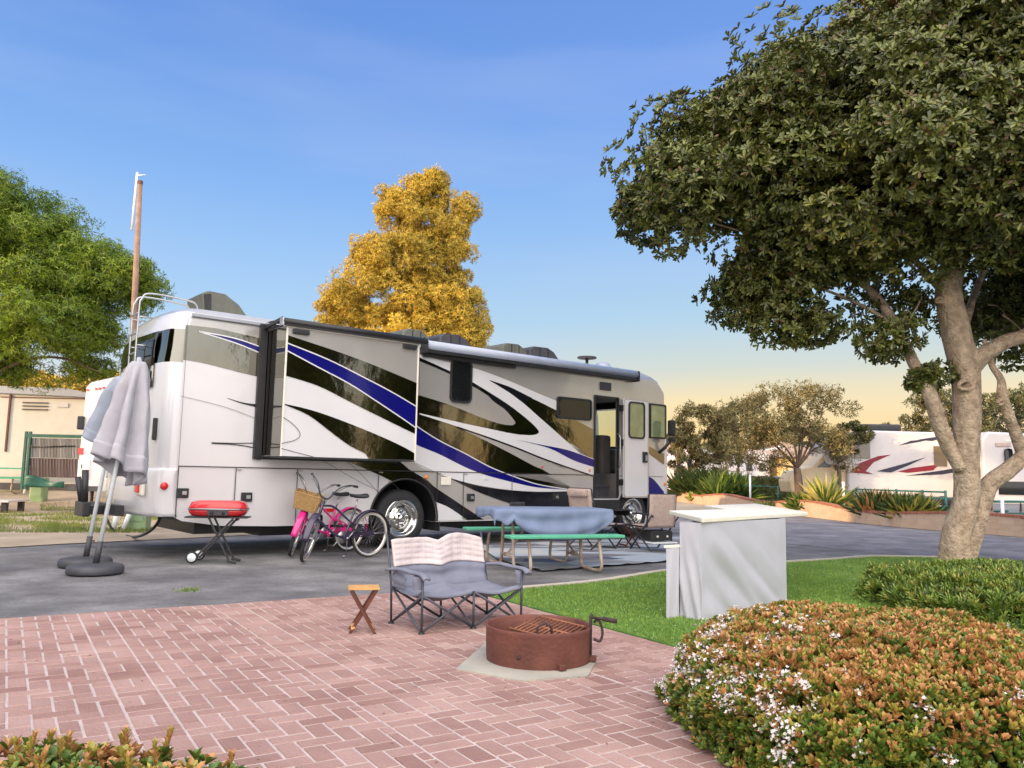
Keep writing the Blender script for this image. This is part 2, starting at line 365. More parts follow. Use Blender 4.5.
g = MB(); g.prism([p+Vector((0, 0, .020)) for p in padpoly], (0, 0, -.018)); struct(g.build('fire_ring_pad', 'concrete'))
# lawn of short turf
lawn = [AB(4.13, -.6), AB(4.13, 7.53)]+[Vector(p) for p in ((.12, 8.55, 0), (1.05, 9.29, 0), (1.95, 10.35, 0), (2.7, 11.0, 0), (4.88, 12.36, 0), (5.9, 13.05, 0), (6.9, 13.1, 0), (7.6, 12.3, 0), (8.2, 10.5, 0), (8.6, 8, 0), (8.3, 4, 0), (6, -1, 0))]
g = MB(); g.prism([p+Vector((0, 0, .015)) for p in lawn], (0, 0, -.013)); struct(g.build('lawn', 'turf_base'))
pts = []
lx = [(p.x, p.y) for p in lawn]
while len(pts) < 150000:
    y = random.uniform(4.8, 13.3); x = random.uniform(-.5, 8.5)
    if random.random() > min(1, (8/y)**1.6): continue
    if in_poly((x, y), lx): pts.append((x, y, .012))
o = blades('turf_grass', np.array(pts), .026, .0075, ['turf'], lean=.5); tag(o, 'short bright green artificial turf between patio and asphalt', 'grass'); o['kind'] = 'stuff'
dpt = []
while len(dpt) < 260:
    y = random.uniform(5.5, 11); x = random.uniform(0, 6)
    if in_poly((x, y), lx): dpt.append((x, y, .035))
dpt = np.array(dpt); o = leaf_mesh('lawn_litter', dpt, rdir(260)*np.array([1, 1, .15]), np.tile([0, 0, 1.], (260, 1)), rng.uniform(.01, .03, 260), rng.uniform(.006, .014, 260), np.zeros(260, int), ['petal'], hexa=False)
tag(o, 'tiny pale fallen petals scattered over the turf', 'litter'); o['kind'] = 'stuff'
# litter and dried leaves on patio
n = 260; dpt = np.array([AB(random.uniform(-2, 4.1), random.uniform(2, 7), .014)[:] for _ in range(n)])
o = leaf_mesh('patio_litter', dpt, rdir(n)*np.array([1, 1, .1]), np.tile([0, 0, 1.], (n, 1)), rng.uniform(.008, .032, n)*np.where(rng.random(n) < .12, 1.7, 1), rng.uniform(.006, .014, n)*np.where(rng.random(n) < .12, 1.5, 1), np.zeros(n, int), ['twig'], hexa=False)
tag(o, 'dry leaf crumbs scattered over the brick patio', 'litter'); o['kind'] = 'stuff'
# kerb strip between lawn and asphalt
kp = smooth_pts([(-.62, 8.2, 0), (.10, 8.62, 0), (1.05, 9.36, 0), (1.95, 10.42, 0), (2.7, 11.07, 0), (4.88, 12.44, 0), (5.9, 13.14, 0), (6.95, 13.2, 0)], 6)
g = MB()
for i in range(len(kp)-1):
    d0 = (kp[min(i+1, len(kp)-1)]-kp[max(i-1, 0)]).normalized(); d1 = (kp[min(i+2, len(kp)-1)]-kp[i]).normalized()
    n0 = Vector((-d0.y, d0.x, 0))*.055; n1 = Vector((-d1.y, d1.x, 0))*.055; zt = Vector((0, 0, .03)); a, b = kp[i], kp[i+1]
    g.add([a-n0, b-n1, b-n1+zt, a-n0+zt, a+n0+zt, b+n1+zt, b+n1, a+n0], [(0, 1, 2, 3), (3, 2, 5, 4), (4, 5, 6, 7)])
struct(g.build('kerb_strip', 'kerb'))
# soil bed under the hedges
def bump_patch(poly_c, rx, ry, z=.03, n=40):
    def fn(uu, vv):
        th = vv*2*math.pi; rr = uu; p = Vector((poly_c[0]+math.cos(th)*rx*rr, poly_c[1]+math.sin(th)*ry*rr, 0))
        return (p.x, p.y, .003+z*(1-rr**4)+.012*noise.noise(p*5)*(1-rr**3))
    return fn
g = MB(); g.grid(bump_patch((2.1, 3.6), 1.22, 1.0), 12, 60); struct(g.build('soil_bed', 'soil'))
g = MB(); g.grid(bump_patch((5.9, 8.2), 2.0, 2.2, .05), 12, 60); struct(g.build('shrub_soil', 'soil', loc=(0, 0, .012)))
g = MB(); g.grid(bump_patch((-1.7, 2.3), 1.35, .55), 12, 60); struct(g.build('corner_soil', 'soil', loc=(0, 0, .012)))
# ------------------------------------------------------------------ sky and sun
w = bpy.data.worlds.new('World'); sc.world = w; w.use_nodes = True
N = w.node_tree.nodes; L = w.node_tree.links; bg = N['Background']
SUN_AZ = math.atan2(-.90, -.42); SUN_EL = R(8.5)   # azimuth measured from +Y toward +X
sky = N.new('ShaderNodeTexSky'); sky.sky_type = 'NISHITA'; sky.sun_disc = False; sky.sun_elevation = SUN_EL; sky.sun_rotation = SUN_AZ
sky.air_density = 1.2; sky.dust_density = 2
tc = N.new('ShaderNodeTexCoord'); sep = N.new('ShaderNodeSeparateXYZ'); L.new(tc.outputs['Generated'], sep.inputs[0])
def ramp(stops):
    r = N.new('ShaderNodeValToRGB'); e = r.color_ramp.elements
    e[0].position, e[0].color = stops[0][0], (*stops[0][1], 1); e[1].position, e[1].color = stops[1][0], (*stops[1][1], 1)
    for p, c in stops[2:]: x = e.new(p); x.color = (*c, 1)
    L.new(sep.outputs['Z'], r.inputs[0]); return r
rr = ramp([(0.0, (.95, .56, .22)), (.045, (.97, .66, .26)), (.09, (.92, .72, .40)), (.135, (.60, .645, .60)), (.19, (.42, .60, .76)), (.30, (.27, .48, .83)), (.45, (.16, .33, .78)), (.7, (.10, .22, .62)), (1, (.10, .2, .5))])
rl = ramp([(0.0, (.88, .74, .52)), (.05, (.82, .76, .62)), (.11, (.60, .68, .74)), (.17, (.42, .62, .84)), (.24, (.32, .54, .86)), (.34, (.215, .42, .83)), (.47, (.13, .295, .73)), (.7, (.10, .22, .6)), (1, (.10, .2, .5))])
mz = N.new('ShaderNodeMapRange'); mz.interpolation_type = 'SMOOTHSTEP'; mz.inputs['From Min'].default_value = -.35; mz.inputs['From Max'].default_value = .3; L.new(sep.outputs['X'], mz.inputs['Value'])
mx = N.new('ShaderNodeMix'); mx.data_type = 'RGBA'; L.new(mz.outputs[0], mx.inputs[0]); L.new(rl.outputs[0], mx.inputs[6]); L.new(rr.outputs[0], mx.inputs[7])
# faint streaky clouds
mpp = N.new('ShaderNodeMapping'); mpp.inputs['Scale'].default_value = (1.2, 1.2, 7); mpp.inputs['Rotation'].default_value = (0, R(-7), 0); L.new(tc.outputs['Generated'], mpp.inputs[0])
cn = N.new('ShaderNodeTexNoise'); cn.inputs['Scale'].default_value = 1.6; cn.inputs['Detail'].default_value = 5; L.new(mpp.outputs[0], cn.inputs['Vector'])
cr = N.new('ShaderNodeMapRange'); cr.inputs['From Min'].default_value = .48; cr.inputs['From Max'].default_value = .85; cr.inputs['To Max'].default_value = .35; L.new(cn.outputs['Fac'], cr.inputs['Value'])
mc = N.new('ShaderNodeMix'); mc.data_type = 'RGBA'; L.new(cr.outputs[0], mc.inputs[0]); L.new(mx.outputs[2], mc.inputs[6]); mc.inputs[7].default_value = (.46, .56, .84, 1)
# glow added to the unseen sky behind the camera, to brighten the foreground
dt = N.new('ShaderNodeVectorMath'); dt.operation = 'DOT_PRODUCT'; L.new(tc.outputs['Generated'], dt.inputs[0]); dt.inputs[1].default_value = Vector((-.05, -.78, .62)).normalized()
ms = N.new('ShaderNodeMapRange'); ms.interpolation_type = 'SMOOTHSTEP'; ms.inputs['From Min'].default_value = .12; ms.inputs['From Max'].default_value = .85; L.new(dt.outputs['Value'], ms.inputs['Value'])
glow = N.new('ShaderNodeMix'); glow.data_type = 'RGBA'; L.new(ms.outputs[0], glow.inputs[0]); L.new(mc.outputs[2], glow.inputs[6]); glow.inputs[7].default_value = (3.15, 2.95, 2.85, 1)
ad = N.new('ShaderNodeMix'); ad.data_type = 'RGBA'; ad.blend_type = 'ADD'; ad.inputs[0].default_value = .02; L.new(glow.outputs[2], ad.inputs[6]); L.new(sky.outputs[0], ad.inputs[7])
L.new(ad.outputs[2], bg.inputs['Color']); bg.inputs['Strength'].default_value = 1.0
sd = bpy.data.lights.new('sun', 'SUN'); sd.energy = 5.; sd.angle = R(.6); sd.color = (1, .66, .33)
so = bpy.data.objects.new('sun', sd); COL.objects.link(so)
sv = Vector((math.sin(SUN_AZ)*math.cos(SUN_EL), math.cos(SUN_AZ)*math.cos(SUN_EL), math.sin(SUN_EL)))
so.rotation_euler = sv.to_track_quat('Z', 'Y').to_euler(); so.location = (-20, -10, 12)
vs_ = sc.view_settings; vs_.view_transform = 'Standard'; vs_.look = 'None'; vs_.exposure = .06; vs_.gamma = 1
# ================================================================== MOTORHOME
d = ray(1482, 494); U = Vector((d.x, d.y, 0)).normalized(); NN = Vector((U.y, -U.x, 0)); OR = gnd(404, 548)
RVZ = math.atan2(U.y, U.x)
def side(px, py, off=0.):
    d = ray(px, py); P0 = OR+NN*off; t = (P0-CAM).dot(NN)/d.dot(NN); p = CAM+d*t; return ((p-OR).dot(U), p.z)
rv = thing('motorhome', 'large white, grey and blue motorhome with open entry door and extended slide-out', 'motorhome', OR, RVZ)
def cut(o, mb):
    c = mb.build('cutter', 'interior'); md = o.modifiers.new('b', 'BOOLEAN'); md.object = c; md.operation = 'DIFFERENCE'; md.solver = 'EXACT'
    pr = o.parent; o.parent = None; bpy.context.view_layer.update()
    dg = bpy.context.evaluated_depsgraph_get(); me = bpy.data.meshes.new_from_object(o.evaluated_get(dg)); o.modifiers.clear(); o.data = me
    o.parent = pr; bpy.data.objects.remove(c)
# body loft
plan = []
def arc(cx, cy, r, a0, a1, n=6): return [(cx+r*math.cos(R(a0+(a1-a0)*k/n)), cy+r*math.sin(R(a0+(a1-a0)*k/n))) for k in range(n+1)]
plan += [(6.45, 0), (3, 0), (0, 0), (-3.62, 0)]+arc(-3.62, .22, .22, -90, -170)[1:]+[(-3.90, .7), (-3.93, 1.25), (-3.90, 1.8)]+arc(-3.62, 2.28, .22, 170, 90)
plan += [(0, 2.5), (6.4, 2.5)]+arc(6.45, 2.2, .3, 90, 15)[1:]+[(6.84, 1.25)]+arc(6.45, .3, .3, -15, -90)[:-1]
lev = [(.40, 0, 0), (.9, 0, 0), (1.6, 0, .01), (2.2, 0, .03), (2.63, 0, .06), (3.09, 0, .20), (3.26, .0, .42), (3.34, .03, .60), (3.41, .09, .86), (3.445, .25, 1.15)]
g = MB(); npl = len(plan); vs = []
for z, ins, fr in lev:
    for s_, y in plan:
        t = max(0, (s_-5.6)/1.24); s2 = s_-fr*t; cx, cy = 1.45, 1.25
        if s_ < 0: s2 = s_+ins*1.2
        else: s2 -= ins*.5
        y2 = y+(ins if y < 1.25 else -ins)*min(1, abs(y-1.25)/1.2)
        if s_ < -3.6 and z > 2.9: s2 += (z-2.9)*.22
        vs.append((s2, y2, z))
fs = []; ms_ = []
for i in range(len(lev)-1):
    for k in range(npl):
        fs.append((i*npl+k, i*npl+(k+1) % npl, (i+1)*npl+(k+1) % npl, (i+1)*npl+k))
for i, f in enumerate(fs):
    lv = i//npl; k = i % npl; rear = 3 <= k <= 15
    g.add([], [], 0); 
o0 = len(g.v); g.v += vs
for i, f in enumerate(fs):
    lv = i//npl; k = i % npl; rear = 3 <= k <= 19
    m = 1 if (lv == 4 and rear) else 2 if lv >= 7 else 3 if lv >= 5 else 0
    if m == 3 and rear: m = 0
    g.f.append(list(f)); g.m.append(m); g.s.append(lv >= 5 and not (k in (0, 1, 2)) or rear)
top = (len(lev)-1)*npl; g.f.append([top+k for k in range(npl)]); g.m.append(4); g.s.append(False)
g.f.append(list(range(npl))[::-1]); g.m.append(5); g.s.append(False)
body = g.build('body', ['white', 'olive', 'roofgrey', 'upper', 'cream', 'black'], rv)
c = MB()
for ws in (-.02, 5.53):
    rr_ = .64 if ws < 1 else .56
    c.lathe([(0.001, -.3), (rr_, -.3), (rr_, .95), (0.001, .95)], (ws, 0, .46), (0, 1, 0), 40)
cut(body, c)
c = MB(); c.box((4.655, .75, 1.80), (.69, 1.6, 2.0)); cut(body, c)          # doorway
c = MB(); c.box((4.75, 2.0, 2.42), (1.1, 1.4, .62)); cut(body, c)
c = MB(); c.box((5.36, 1.24, 2.08), (2.08, 2.36, 1.62)); cut(body, c)      # cabin space
c = MB(); c.box((6.7, 1.25, 2.32), (1.0, 1.9, .86)); cut(body, c)          # windscreen opening
body.data.materials.append(M['interior'])
for p_ in body.data.polygons:
    q_ = p_.center
    if ((4.15 < q_.x < 5.35 and .001 < q_.y < 2.4999 and .75 < q_.z < 2.85) or (4.3 < q_.x < 6.405 and .05 < q_.y < 2.43 and 1.2 < q_.z < 2.92)) and not (q_.x > 6.45): p_.material_index = 6          # through to the far side window
c = MB(); c.prism([(-5, -.5, .0), (-2.2, -.5, .0), (-2.2, -.5, .40), (-2.98, -.5, .425), (-3.5, -.5, .50), (-3.75, -.5, .62), (-5, -.5, .66)], (0, 3.6, 0)); cut(body, c)
# black chassis underneath
g = MB(); g.box((1.4, 1.25, .40), (9.2, 1.7, .22)); g.box((-1.5, 1.25, .33), (1.4, 1.5, .2)); g.box((2.6, 1.3, .31), (1.7, 1.6, .2))
g.tube([(-.02, .3, .46), (-.02, 2.2, .46)], .09, 10); g.tube([(5.53, .3, .46), (5.53, 2.2, .46)], .07, 10)
g.lathe([(0.001, 0), (.63, 0), (.63, .02), (.001, .02)], (-.02, .9, .46), (0, 1, 0), 30)
g.build('chassis', 'black', rv)
# ---- paint decals traced in the side plane, clipped to the openings
def clip_half(poly, a, b, c):        # keep a*x+b*y<=c
    out = []
    for i in range(len(poly)):
        p, q = poly[i-1], poly[i]; dp = a*p[0]+b*p[1]-c; dq = a*q[0]+b*q[1]-c
        if (dp <= 0) != (dq <= 0): t = dp/(dp-dq); out.append((p[0]+(q[0]-p[0])*t, p[1]+(q[1]-p[1])*t))
        if dq <= 0: out.append(q)
    return out
def subtract(polys, hole):           # hole: convex, counter-clockwise
    for_out = []
    for poly in polys:
        rest = poly
        for i in range(len(hole)):
            p, q = hole[i], hole[(i+1) % len(hole)]; a, b = q[1]-p[1], -(q[0]-p[0]); c = a*p[0]+b*p[1]
            o = clip_half(rest, -a, -b, -c)      # outside this edge
            if len(o) > 2: for_out.append(o)
            rest = clip_half(rest, a, b, c)
            if len(rest) < 3: break
    return for_out
def circ(cx, cz, r, n=48): return [(cx+r*math.cos(2*math.pi*k/n), cz+r*math.sin(2*math.pi*k/n)) for k in range(n)]
def rect(a, b, c, d): return [(a, c), (b, c), (b, d), (a, d)]
holes = [circ(-.02, .46, .64), circ(5.53, .46, .56), rect(4.31, 5.0, .80, 2.80)]
paint = MB(); PM = ['white', 'silver', 'upper', 'olive', 'black_paint_and_reflection', 'blue_paint', 'black', 'steel']
PI_ = {n: i for i, n in enumerate(PM)}
def decal(pts, m, lay, off=0., mb=None, box=None, cs=None, raw=False, sm=0):
    """pts pixels (or (s,z) if raw); cs=(ox,oy,scale) crop coordinates"""
    if cs: pts = [(cs[0]+x/cs[2], cs[1]+y/cs[2]) for x, y in pts]
    q = list(pts) if raw else [side(x, y, off) for x, y in pts]
    tri = [[q[i] for i in t] for t in tessellate_polygon([[Vector((x, y, 0)) for x, y in q]])]
    x0, x1, z0, z1 = box
    out = []
    for t in tri:
        t = clip_half(t, 1, 0, x1); t = clip_half(t, -1, 0, -x0) if len(t) > 2 else []; t = clip_half(t, 0, 1, z1) if len(t) > 2 else []; t = clip_half(t, 0, -1, -z0) if len(t) > 2 else []
        if len(t) > 2: out.append(t)
    if off == 0:
        o2 = []
        for t in out:
            for a_, b_, c_ in ((1., .40, 7.64), (1., 1.15, 9.92)):
                if len(t) > 2: t = clip_half(t, a_, b_, c_)
            if len(t) > 2: o2.append(t)
        out = o2
        for h in holes: out = subtract(out, h)
    y = -off-.004-.0022*lay
    for t in out: mb.add([(x, y, z) for x, z in t], [list(range(len(t)))], PI_[m])
BX_ = (-3.62, 6.45, .42, 3.26)
def line(pts, m, lay, w_, off=0., mb=None, box=None, cs=None, sm=True):
    if cs: pts = [(cs[0]+x/cs[2], cs[1]+y/cs[2]) for x, y in pts]
    q = [Vector((*side(x, y, off), 0)) for x, y in pts]; q = smooth_pts(q, 5) if sm and len(q) > 2 else q
    for i in range(len(q)-1):
        dd = (q[i+1]-q[i]).normalized(); n_ = Vector((-dd.y, dd.x, 0))*w_/2
        decal([(p.x, p.y) for p in (q[i]-n_, q[i+1]-n_, q[i+1]+n_, q[i]+n_)], m, lay, off, mb, box, raw=True)
def sp(pts, cs, n=5): return [((p.x)/1, (p.y)/1) for p in smooth_pts([(cs[0]+x/cs[2], cs[1]+y/cs[2], 0) for x, y in pts], n)]
def band(upper, lower, m, lay, off=0., mb=None, box=None, cs=(0, 0, 1)):
    decal(sp(upper, cs)+sp(lower, cs)[::-1], m, lay, off, mb, box)
c3 = (100, 270, 5.12); c4 = (240, 300, 5.12); c5 = (400, 310, 5.12); c6 = (540, 350, 5.12); c7 = (400, 410, 5.12); c8 = (260, 430, 5.12)
A_ = dict(mb=paint, box=BX_)
# rear section
band([(390, 278), (480, 285), (600, 300), (690, 320), (840, 355)], [(390, 453), (520, 475), (640, 505), (760, 535), (840, 553)], 'olive', 0, cs=c3, **A_)
band([(500, 280), (690, 322), (840, 358)], [(690, 345), (700, 362), (840, 400)], 'black_paint_and_reflection', 1, cs=c3, **A_) if 0 else None
band([(505, 314), (690, 350), (845, 402)], [(505, 316), (700, 378), (845, 437)], 'blue_paint', 2, cs=c3, **A_)
line([(505, 314), (690, 350), (845, 402)], 'white', 3, .018, cs=c3, **A_); line([(505, 315), (700, 377), (845, 437)], 'white', 3, .018, cs=c3, **A_)
line([(285, 590), (330, 625), (500, 665), (650, 705), (820, 768)], 'silver', 3, .010, cs=c3, **A_)
band([(650, 655), (740, 680), (840, 690)], [(650, 657), (730, 685), (840, 712)], 'black_paint_and_reflection', 1, cs=c3, **A_)
line([(570, 340-275), (700, 68), (830, 66)], 'black', 3, .012, cs=(100, 430, 5.12), **A_); line([(570, 68), (700, 76), (830, 98)], 'black', 3, .014, cs=(100, 430, 5.12), **A_)
# mid section under and after the slide: upper warm silver field
band([(60, 120), (500, 180), (900, 250), (1250, 290), (1500, 330)], [(60, 470), (300, 500), (600, 590), (1000, 700), (1500, 720)], 'upper', 0, cs=c5, **A_)
# taupe/olive fields
band([(60, 425), (100, 440), (250, 490), (400, 550), (500, 582), (590, 600), (900, 700)], [(60, 770), (200, 860), (330, 905), (450, 930), (560, 900), (900, 905)], 'olive', 1, cs=c5, **A_) if 0 else None
decal(sp([(60, 425), (100, 440), (250, 490), (400, 550), (500, 582)], c5)+[(400+x/5.12, 410+y/5.12) for x, y in ((600, 160), (870, 392), (850, 408), (700, 380), (560, 335), (450, 290), (330, 225), (200, 160), (90, 90), (60, 60))], 'olive', 1, **A_)
# nose loop
decal(sp([(98, 244), (250, 312), (360, 365), (460, 425), (560, 490), (650, 560), (703, 612), (704, 632), (670, 641), (600, 636), (450, 606), (300, 572), (98, 530)], c5), 'olive', 2, **A_)
decal(sp([(98, 262), (240, 322), (360, 385), (450, 440), (530, 505), (585, 568), (582, 586), (560, 590), (500, 580), (400, 545), (250, 485), (98, 437)], c5), 'upper', 3, **A_)
line([(98, 244), (250, 314), (400, 393)], 'black_paint_and_reflection', 4, .05, cs=c5, **A_)  # dark reflection along the loop edge, painted in as black
band([(450, 425), (500, 455), (585, 520)], [(450, 440), (480, 470), (560, 525)], 'black_paint_and_reflection', 4, cs=c5, **A_)  # black wedge painting in a dark reflection on the loop
# white swooshes
decal(sp([(98, 228), (260, 272), (400, 305), (560, 365), (700, 425), (810, 470)], c5)+sp([(810, 520), (700, 465), (620, 430), (540, 392), (455, 360)], c5)+sp([(455, 362), (520, 398), (620, 470), (700, 540), (760, 592), (850, 672), (920, 735), (990, 790)], c5)
      +sp([(990, 850), (800, 800), (640, 700), (580, 664), (600, 640), (670, 641), (704, 632), (703, 612), (650, 560), (560, 490), (460, 425), (360, 365), (250, 312), (98, 243)], c5), 'white', 5, **A_)
decal(sp([(455, 361), (540, 392), (620, 430), (700, 465), (810, 515), (900, 565), (985, 610)], c5)+sp([(985, 790), (920, 735), (850, 672), (760, 592), (700, 540), (620, 470), (520, 398), (456, 363)], c5), 'olive', 4, **A_)
band([(458, 360), (560, 395), (675, 452)], [(458, 362), (560, 425), (630, 475)], 'black_paint_and_reflection', 6, cs=c5, **A_)
# white wedge under the loop, down to door
decal(sp([(98, 528), (300, 575), (450, 607), (600, 638), (700, 645), (800, 660), (900, 700), (1000, 780)], c5)+sp([(990, 340), (860, 300), (750, 258), (600, 197), (450, 142), (300, 88), (98, 22)], c7), 'white', 4, **A_)
# thin silver band with black pinstripe
decal(sp([(300, 92), (450, 142), (600, 197), (750, 257), (985, 338)], c7)+[(400+985/5.12, 410+480/5.12)]+sp([(870, 395), (740, 312), (680, 285), (550, 215), (400, 140), (302, 95)], c7), 'silver', 5, **A_)
line([(290, 88), (450, 142), (600, 197), (750, 257), (985, 338)], 'black_paint_and_reflection', 7, .028, cs=c7, **A_)
band([(600, 152), (740, 180), (860, 205), (990, 252)], [(600, 153), (760, 195), (880, 255), (990, 292)], 'blue_paint', 7, cs=c7, **A_)
line([(600, 152), (740, 180), (860, 205), (990, 252)], 'white', 8, .012, cs=c7, **A_)
# main blue streak and white below
decal(sp([(60, 60), (90, 90), (200, 160), (330, 225), (450, 290), (560, 335), (700, 380), (858, 407)], c7)+sp([(855, 409), (700, 396), (560, 366), (430, 331), (330, 292), (200, 227), (90, 182), (60, 160)], c7), 'blue_paint', 6, **A_)
line([(60, 60), (90, 88), (200, 158), (330, 223), (450, 288), (560, 333), (700, 380), (860, 407)], 'white', 8, .018, cs=c7, **A_)
decal(sp([(60, 160), (90, 182), (200, 227), (330, 292), (430, 331), (560, 366), (700, 396), (880, 409)], c7)+sp([(880, 416), (720, 418), (560, 409), (400, 385), (255, 348), (120, 290), (60, 262)], c7), 'white', 5, **A_)
# lower silver boxes and black sweeps
decal([(400+x/5.12, 410+y/5.12) for x, y in ((-60, 200), (120, 300), (255, 350), (560, 412), (860, 418), (870, 390), (985, 470), (985, 600), (-60, 600))], 'silver', 2, **A_)
decal([(400+x/5.12, 410+y/5.12) for x, y in ((560, 330), (985, 335), (985, 480), (870, 392), (740, 330))], 'silver', 3, **A_)
decal([(400+x/5.12, 410+y/5.12) for x, y in ((155, 455), (240, 490), (320, 528), (322, 580), (155, 580))], 'white', 4, **A_)
decal(sp([(252, 348), (400, 388), (560, 411), (720, 420), (870, 417), (930, 440), (1030, 510)], c7)+sp([(1030, 600), (860, 560), (700, 512), (560, 478), (400, 420), (254, 350)], c7), 'black_paint_and_reflection', 6, **A_)
decal(sp([(-40, 252), (20, 296), (100, 345), (180, 398), (300, 478), (440, 570)], c7)+sp([(360, 575), (250, 500), (150, 450), (90, 350), (0, 290), (-40, 280)], c7), 'black_paint_and_reflection', 5, **A_)
decal([(260+x/5.12, 430+y/5.12) for x, y in ((400, 140), (690, 140), (760, 200), (860, 260), (930, 330), (850, 330), (700, 275), (620, 235), (540, 200), (470, 170))], 'olive', 3, **A_)
line([(100, 100), (300, 150), (480, 250), (600, 310)], 'silver', 3, .010, cs=c8, **A_); line([(430, 150), (500, 210), (600, 315)], 'silver', 3, .010, cs=c8, **A_)
# front corner
decal([(540+x/5.12, 350+y/5.12) for x, y in ((537, 483), (610, 520), (680, 552), (720, 575), (720, 640), (680, 612), (620, 578), (537, 515))], 'olive', 2, **A_)
decal([(540+x/5.12, 350+y/5.12) for x, y in ((538, 640), (580, 660), (630, 720), (650, 790), (538, 790))], 'blue_paint', 2, **A_)
line([(538, 640), (580, 660), (630, 720)], 'white', 3, .02, cs=c6, **A_)
decal([(540+x/5.12, 350+y/5.12) for x, y in ((120, 410), (250, 425), (268, 480), (268, 560), (200, 510))], 'olive', 7, **A_)
# seams of the baggage doors
sx = lambda px, py: side(px, py)[0]
seams = [sx(x, 495) for x in (234, 295.7, 377, 436, 462.5, 511)]
def seam(a, b, lay=10): decal(rect(a[0], b[0], a[1], b[1]), 'black', lay, 0, paint, BX_, raw=True)
seam((-3.6, 1.222), (4.30, 1.236)); seam((5.02, 1.222), (6.4, 1.232))
for s_ in seams: seam((s_-.006, .44), (s_+.006, 1.222))
seam((-3.60, .50), (-3.588, 1.222)); seam((-3.60, 1.236), (-3.595, 3.24)); seam((-3.6, 3.255), (4.6, 3.262))
paint_o = paint.build('side_graphics', PM, rv)
for px, py in ((182, 493), (246, 497), (470, 497.5), (555, 497)):
    s_, z_ = side(px, py); f = MB().box((s_, -.022, z_), (.16, .03, .13), bev=.012).build('door_latch', 'black', rv)
    MB().box((s_+.02, -.042, z_), (.06, .012, .05), bev=.004).build('latch_handle', 'steel', f)
for nm, px, py, mm, r_ in (('marker_light', 164, 486, 'red_lens', .05), ('marker_light', 426, 477, 'amber_lens', .035), ('marker_light', 589, 470, 'amber_lens', .03), ('marker_light', 664.5, 484, 'amber_lens', .035), ('marker_light', 541.7, 467, 'red_lens', .02)):
    s_, z_ = side(px, py); MB().lathe([(.001, .034), (r_*.7, .032), (r_, .02), (r_, 0)], (s_, 0, z_), (0, -1, 0), 20).build(nm, mm, rv)
s_, z_ = side(445, 481); MB().box((s_, -.024, z_), (.2, .02, .13), bev=.004).build('placard', 'cream', rv)
s_, z_ = side(605, 386.5); MB().box((s_, -.022, z_), (.30, .03, .16), bev=.008).build('porch_light', 'dgrey', rv)
# ---- windows on the side
def rrect(cx, cz, w_, h_, r, y, n=5):
    pts = []
    for sx_, sz_, a0 in ((1, 1, 0), (-1, 1, 90), (-1, -1, 180), (1, -1, 270)):
        for k in range(n+1): a = R(a0+90*k/n); pts.append(Vector((cx+sx_*(w_/2-r)+math.cos(a)*r, y, cz+sz_*(h_/2-r)+math.sin(a)*r)))
    return pts
def window(cx, cz, w_, h_, r, y=0., name='window', gl='glass', parent=None, fr='black'):
    o_ = rrect(cx, cz, w_, h_, r, y-.028); i_ = rrect(cx, cz, w_-.07, h_-.07, max(.01, r-.03), y-.028); n = len(o_)
    g = MB(); g.add(o_+i_+[p+Vector((0, .03, 0)) for p in o_]+[p+Vector((0, .012, 0)) for p in i_], [(k, (k+1) % n, (k+1) % n+n, k+n) for k in range(n)]+[(k, (k+1) % n, (k+1) % n+2*n, k+2*n) for k in range(n)]+[(k+n, (k+1) % n+n, (k+1) % n+3*n, k+3*n) for k in range(n)])
    f = g.build(name, fr, parent or rv); q = MB(); q.add([p+Vector((0, .013, 0)) for p in i_], [list(range(n))]); q.build('pane', gl, f); return f
a = side(450, 359); b = side(470.5, 404); window((a[0]+b[0])/2, (a[1]+b[1])/2, b[0]-a[0], a[1]-b[1], .1, -.012)
window(3.75, 2.50, .94, .42, .07, -.012)
wf = window(6.2, 2.40, .60, .74, .05, -.004, gl='cab_glass')
MB().box((5.97, -.03, 2.40), (.03, .03, .72)).build('window_bar', 'black', rv)
# ---- slide-out
sl_off = .65; s0, s1 = -2.45, -.27; z0, z1 = 1.395, 3.22
slo = MB(); slo.box(((s0+s1)/2, -sl_off/2+.05, (z0+z1)/2), (s1-s0, sl_off+.1-.002, z1-z0), bev=.006)
so_ = slo.build('slide_out', 'white', rv)
g = MB(); SB = dict(off=sl_off, mb=g, box=(s0+.004, s1-.004, z0+.004, z1-.004))
band([(180, 60), (500, 130), (990, 200)], [(180, 155), (245, 180), (500, 265), (700, 340), (990, 462)], 'upper', 0, cs=c4, **SB)
decal(sp([(180, 155), (245, 180), (500, 265), (700, 340), (990, 462)], c4)+sp([(990, 725), (905, 690), (720, 600), (560, 520), (400, 440), (220, 383), (180, 370)], c4), 'olive', 1, **SB)
decal(sp([(180, 195), (240, 220), (450, 305), (640, 400), (800, 485), (990, 600)], c4)+sp([(990, 730), (905, 660), (820, 600), (700, 520), (560, 430), (400, 345), (240, 260), (180, 235)], c4), 'blue_paint', 2, **SB)
line([(180, 195), (240, 220), (450, 305), (640, 400), (800, 485), (990, 600)], 'white', 3, .018, cs=c4, **SB)
line([(180, 235), (240, 260), (400, 345), (560, 430), (700, 520), (820, 600), (905, 660), (990, 728)], 'white', 3, .018, cs=c4, **SB)
decal(sp([(200, 526), (350, 560), (500, 610), (700, 690), (850, 760), (960, 830)], c4)+[(430, 475), (380, 475)]+sp([(640, 785), (560, 745), (470, 680), (350, 590), (225, 535)], c4), 'olive', 2, **SB)
line([(140, 560), (250, 620), (305, 680), (285, 715), (210, 735)], 'black', 3, .008, cs=c4, **SB)
line([(90, 90), (300, 145)], 'black', 3, .008, cs=c8, **SB)
gs = g.build('slide_graphics', PM, so_)
g = MB(); cyy = -sl_off/2
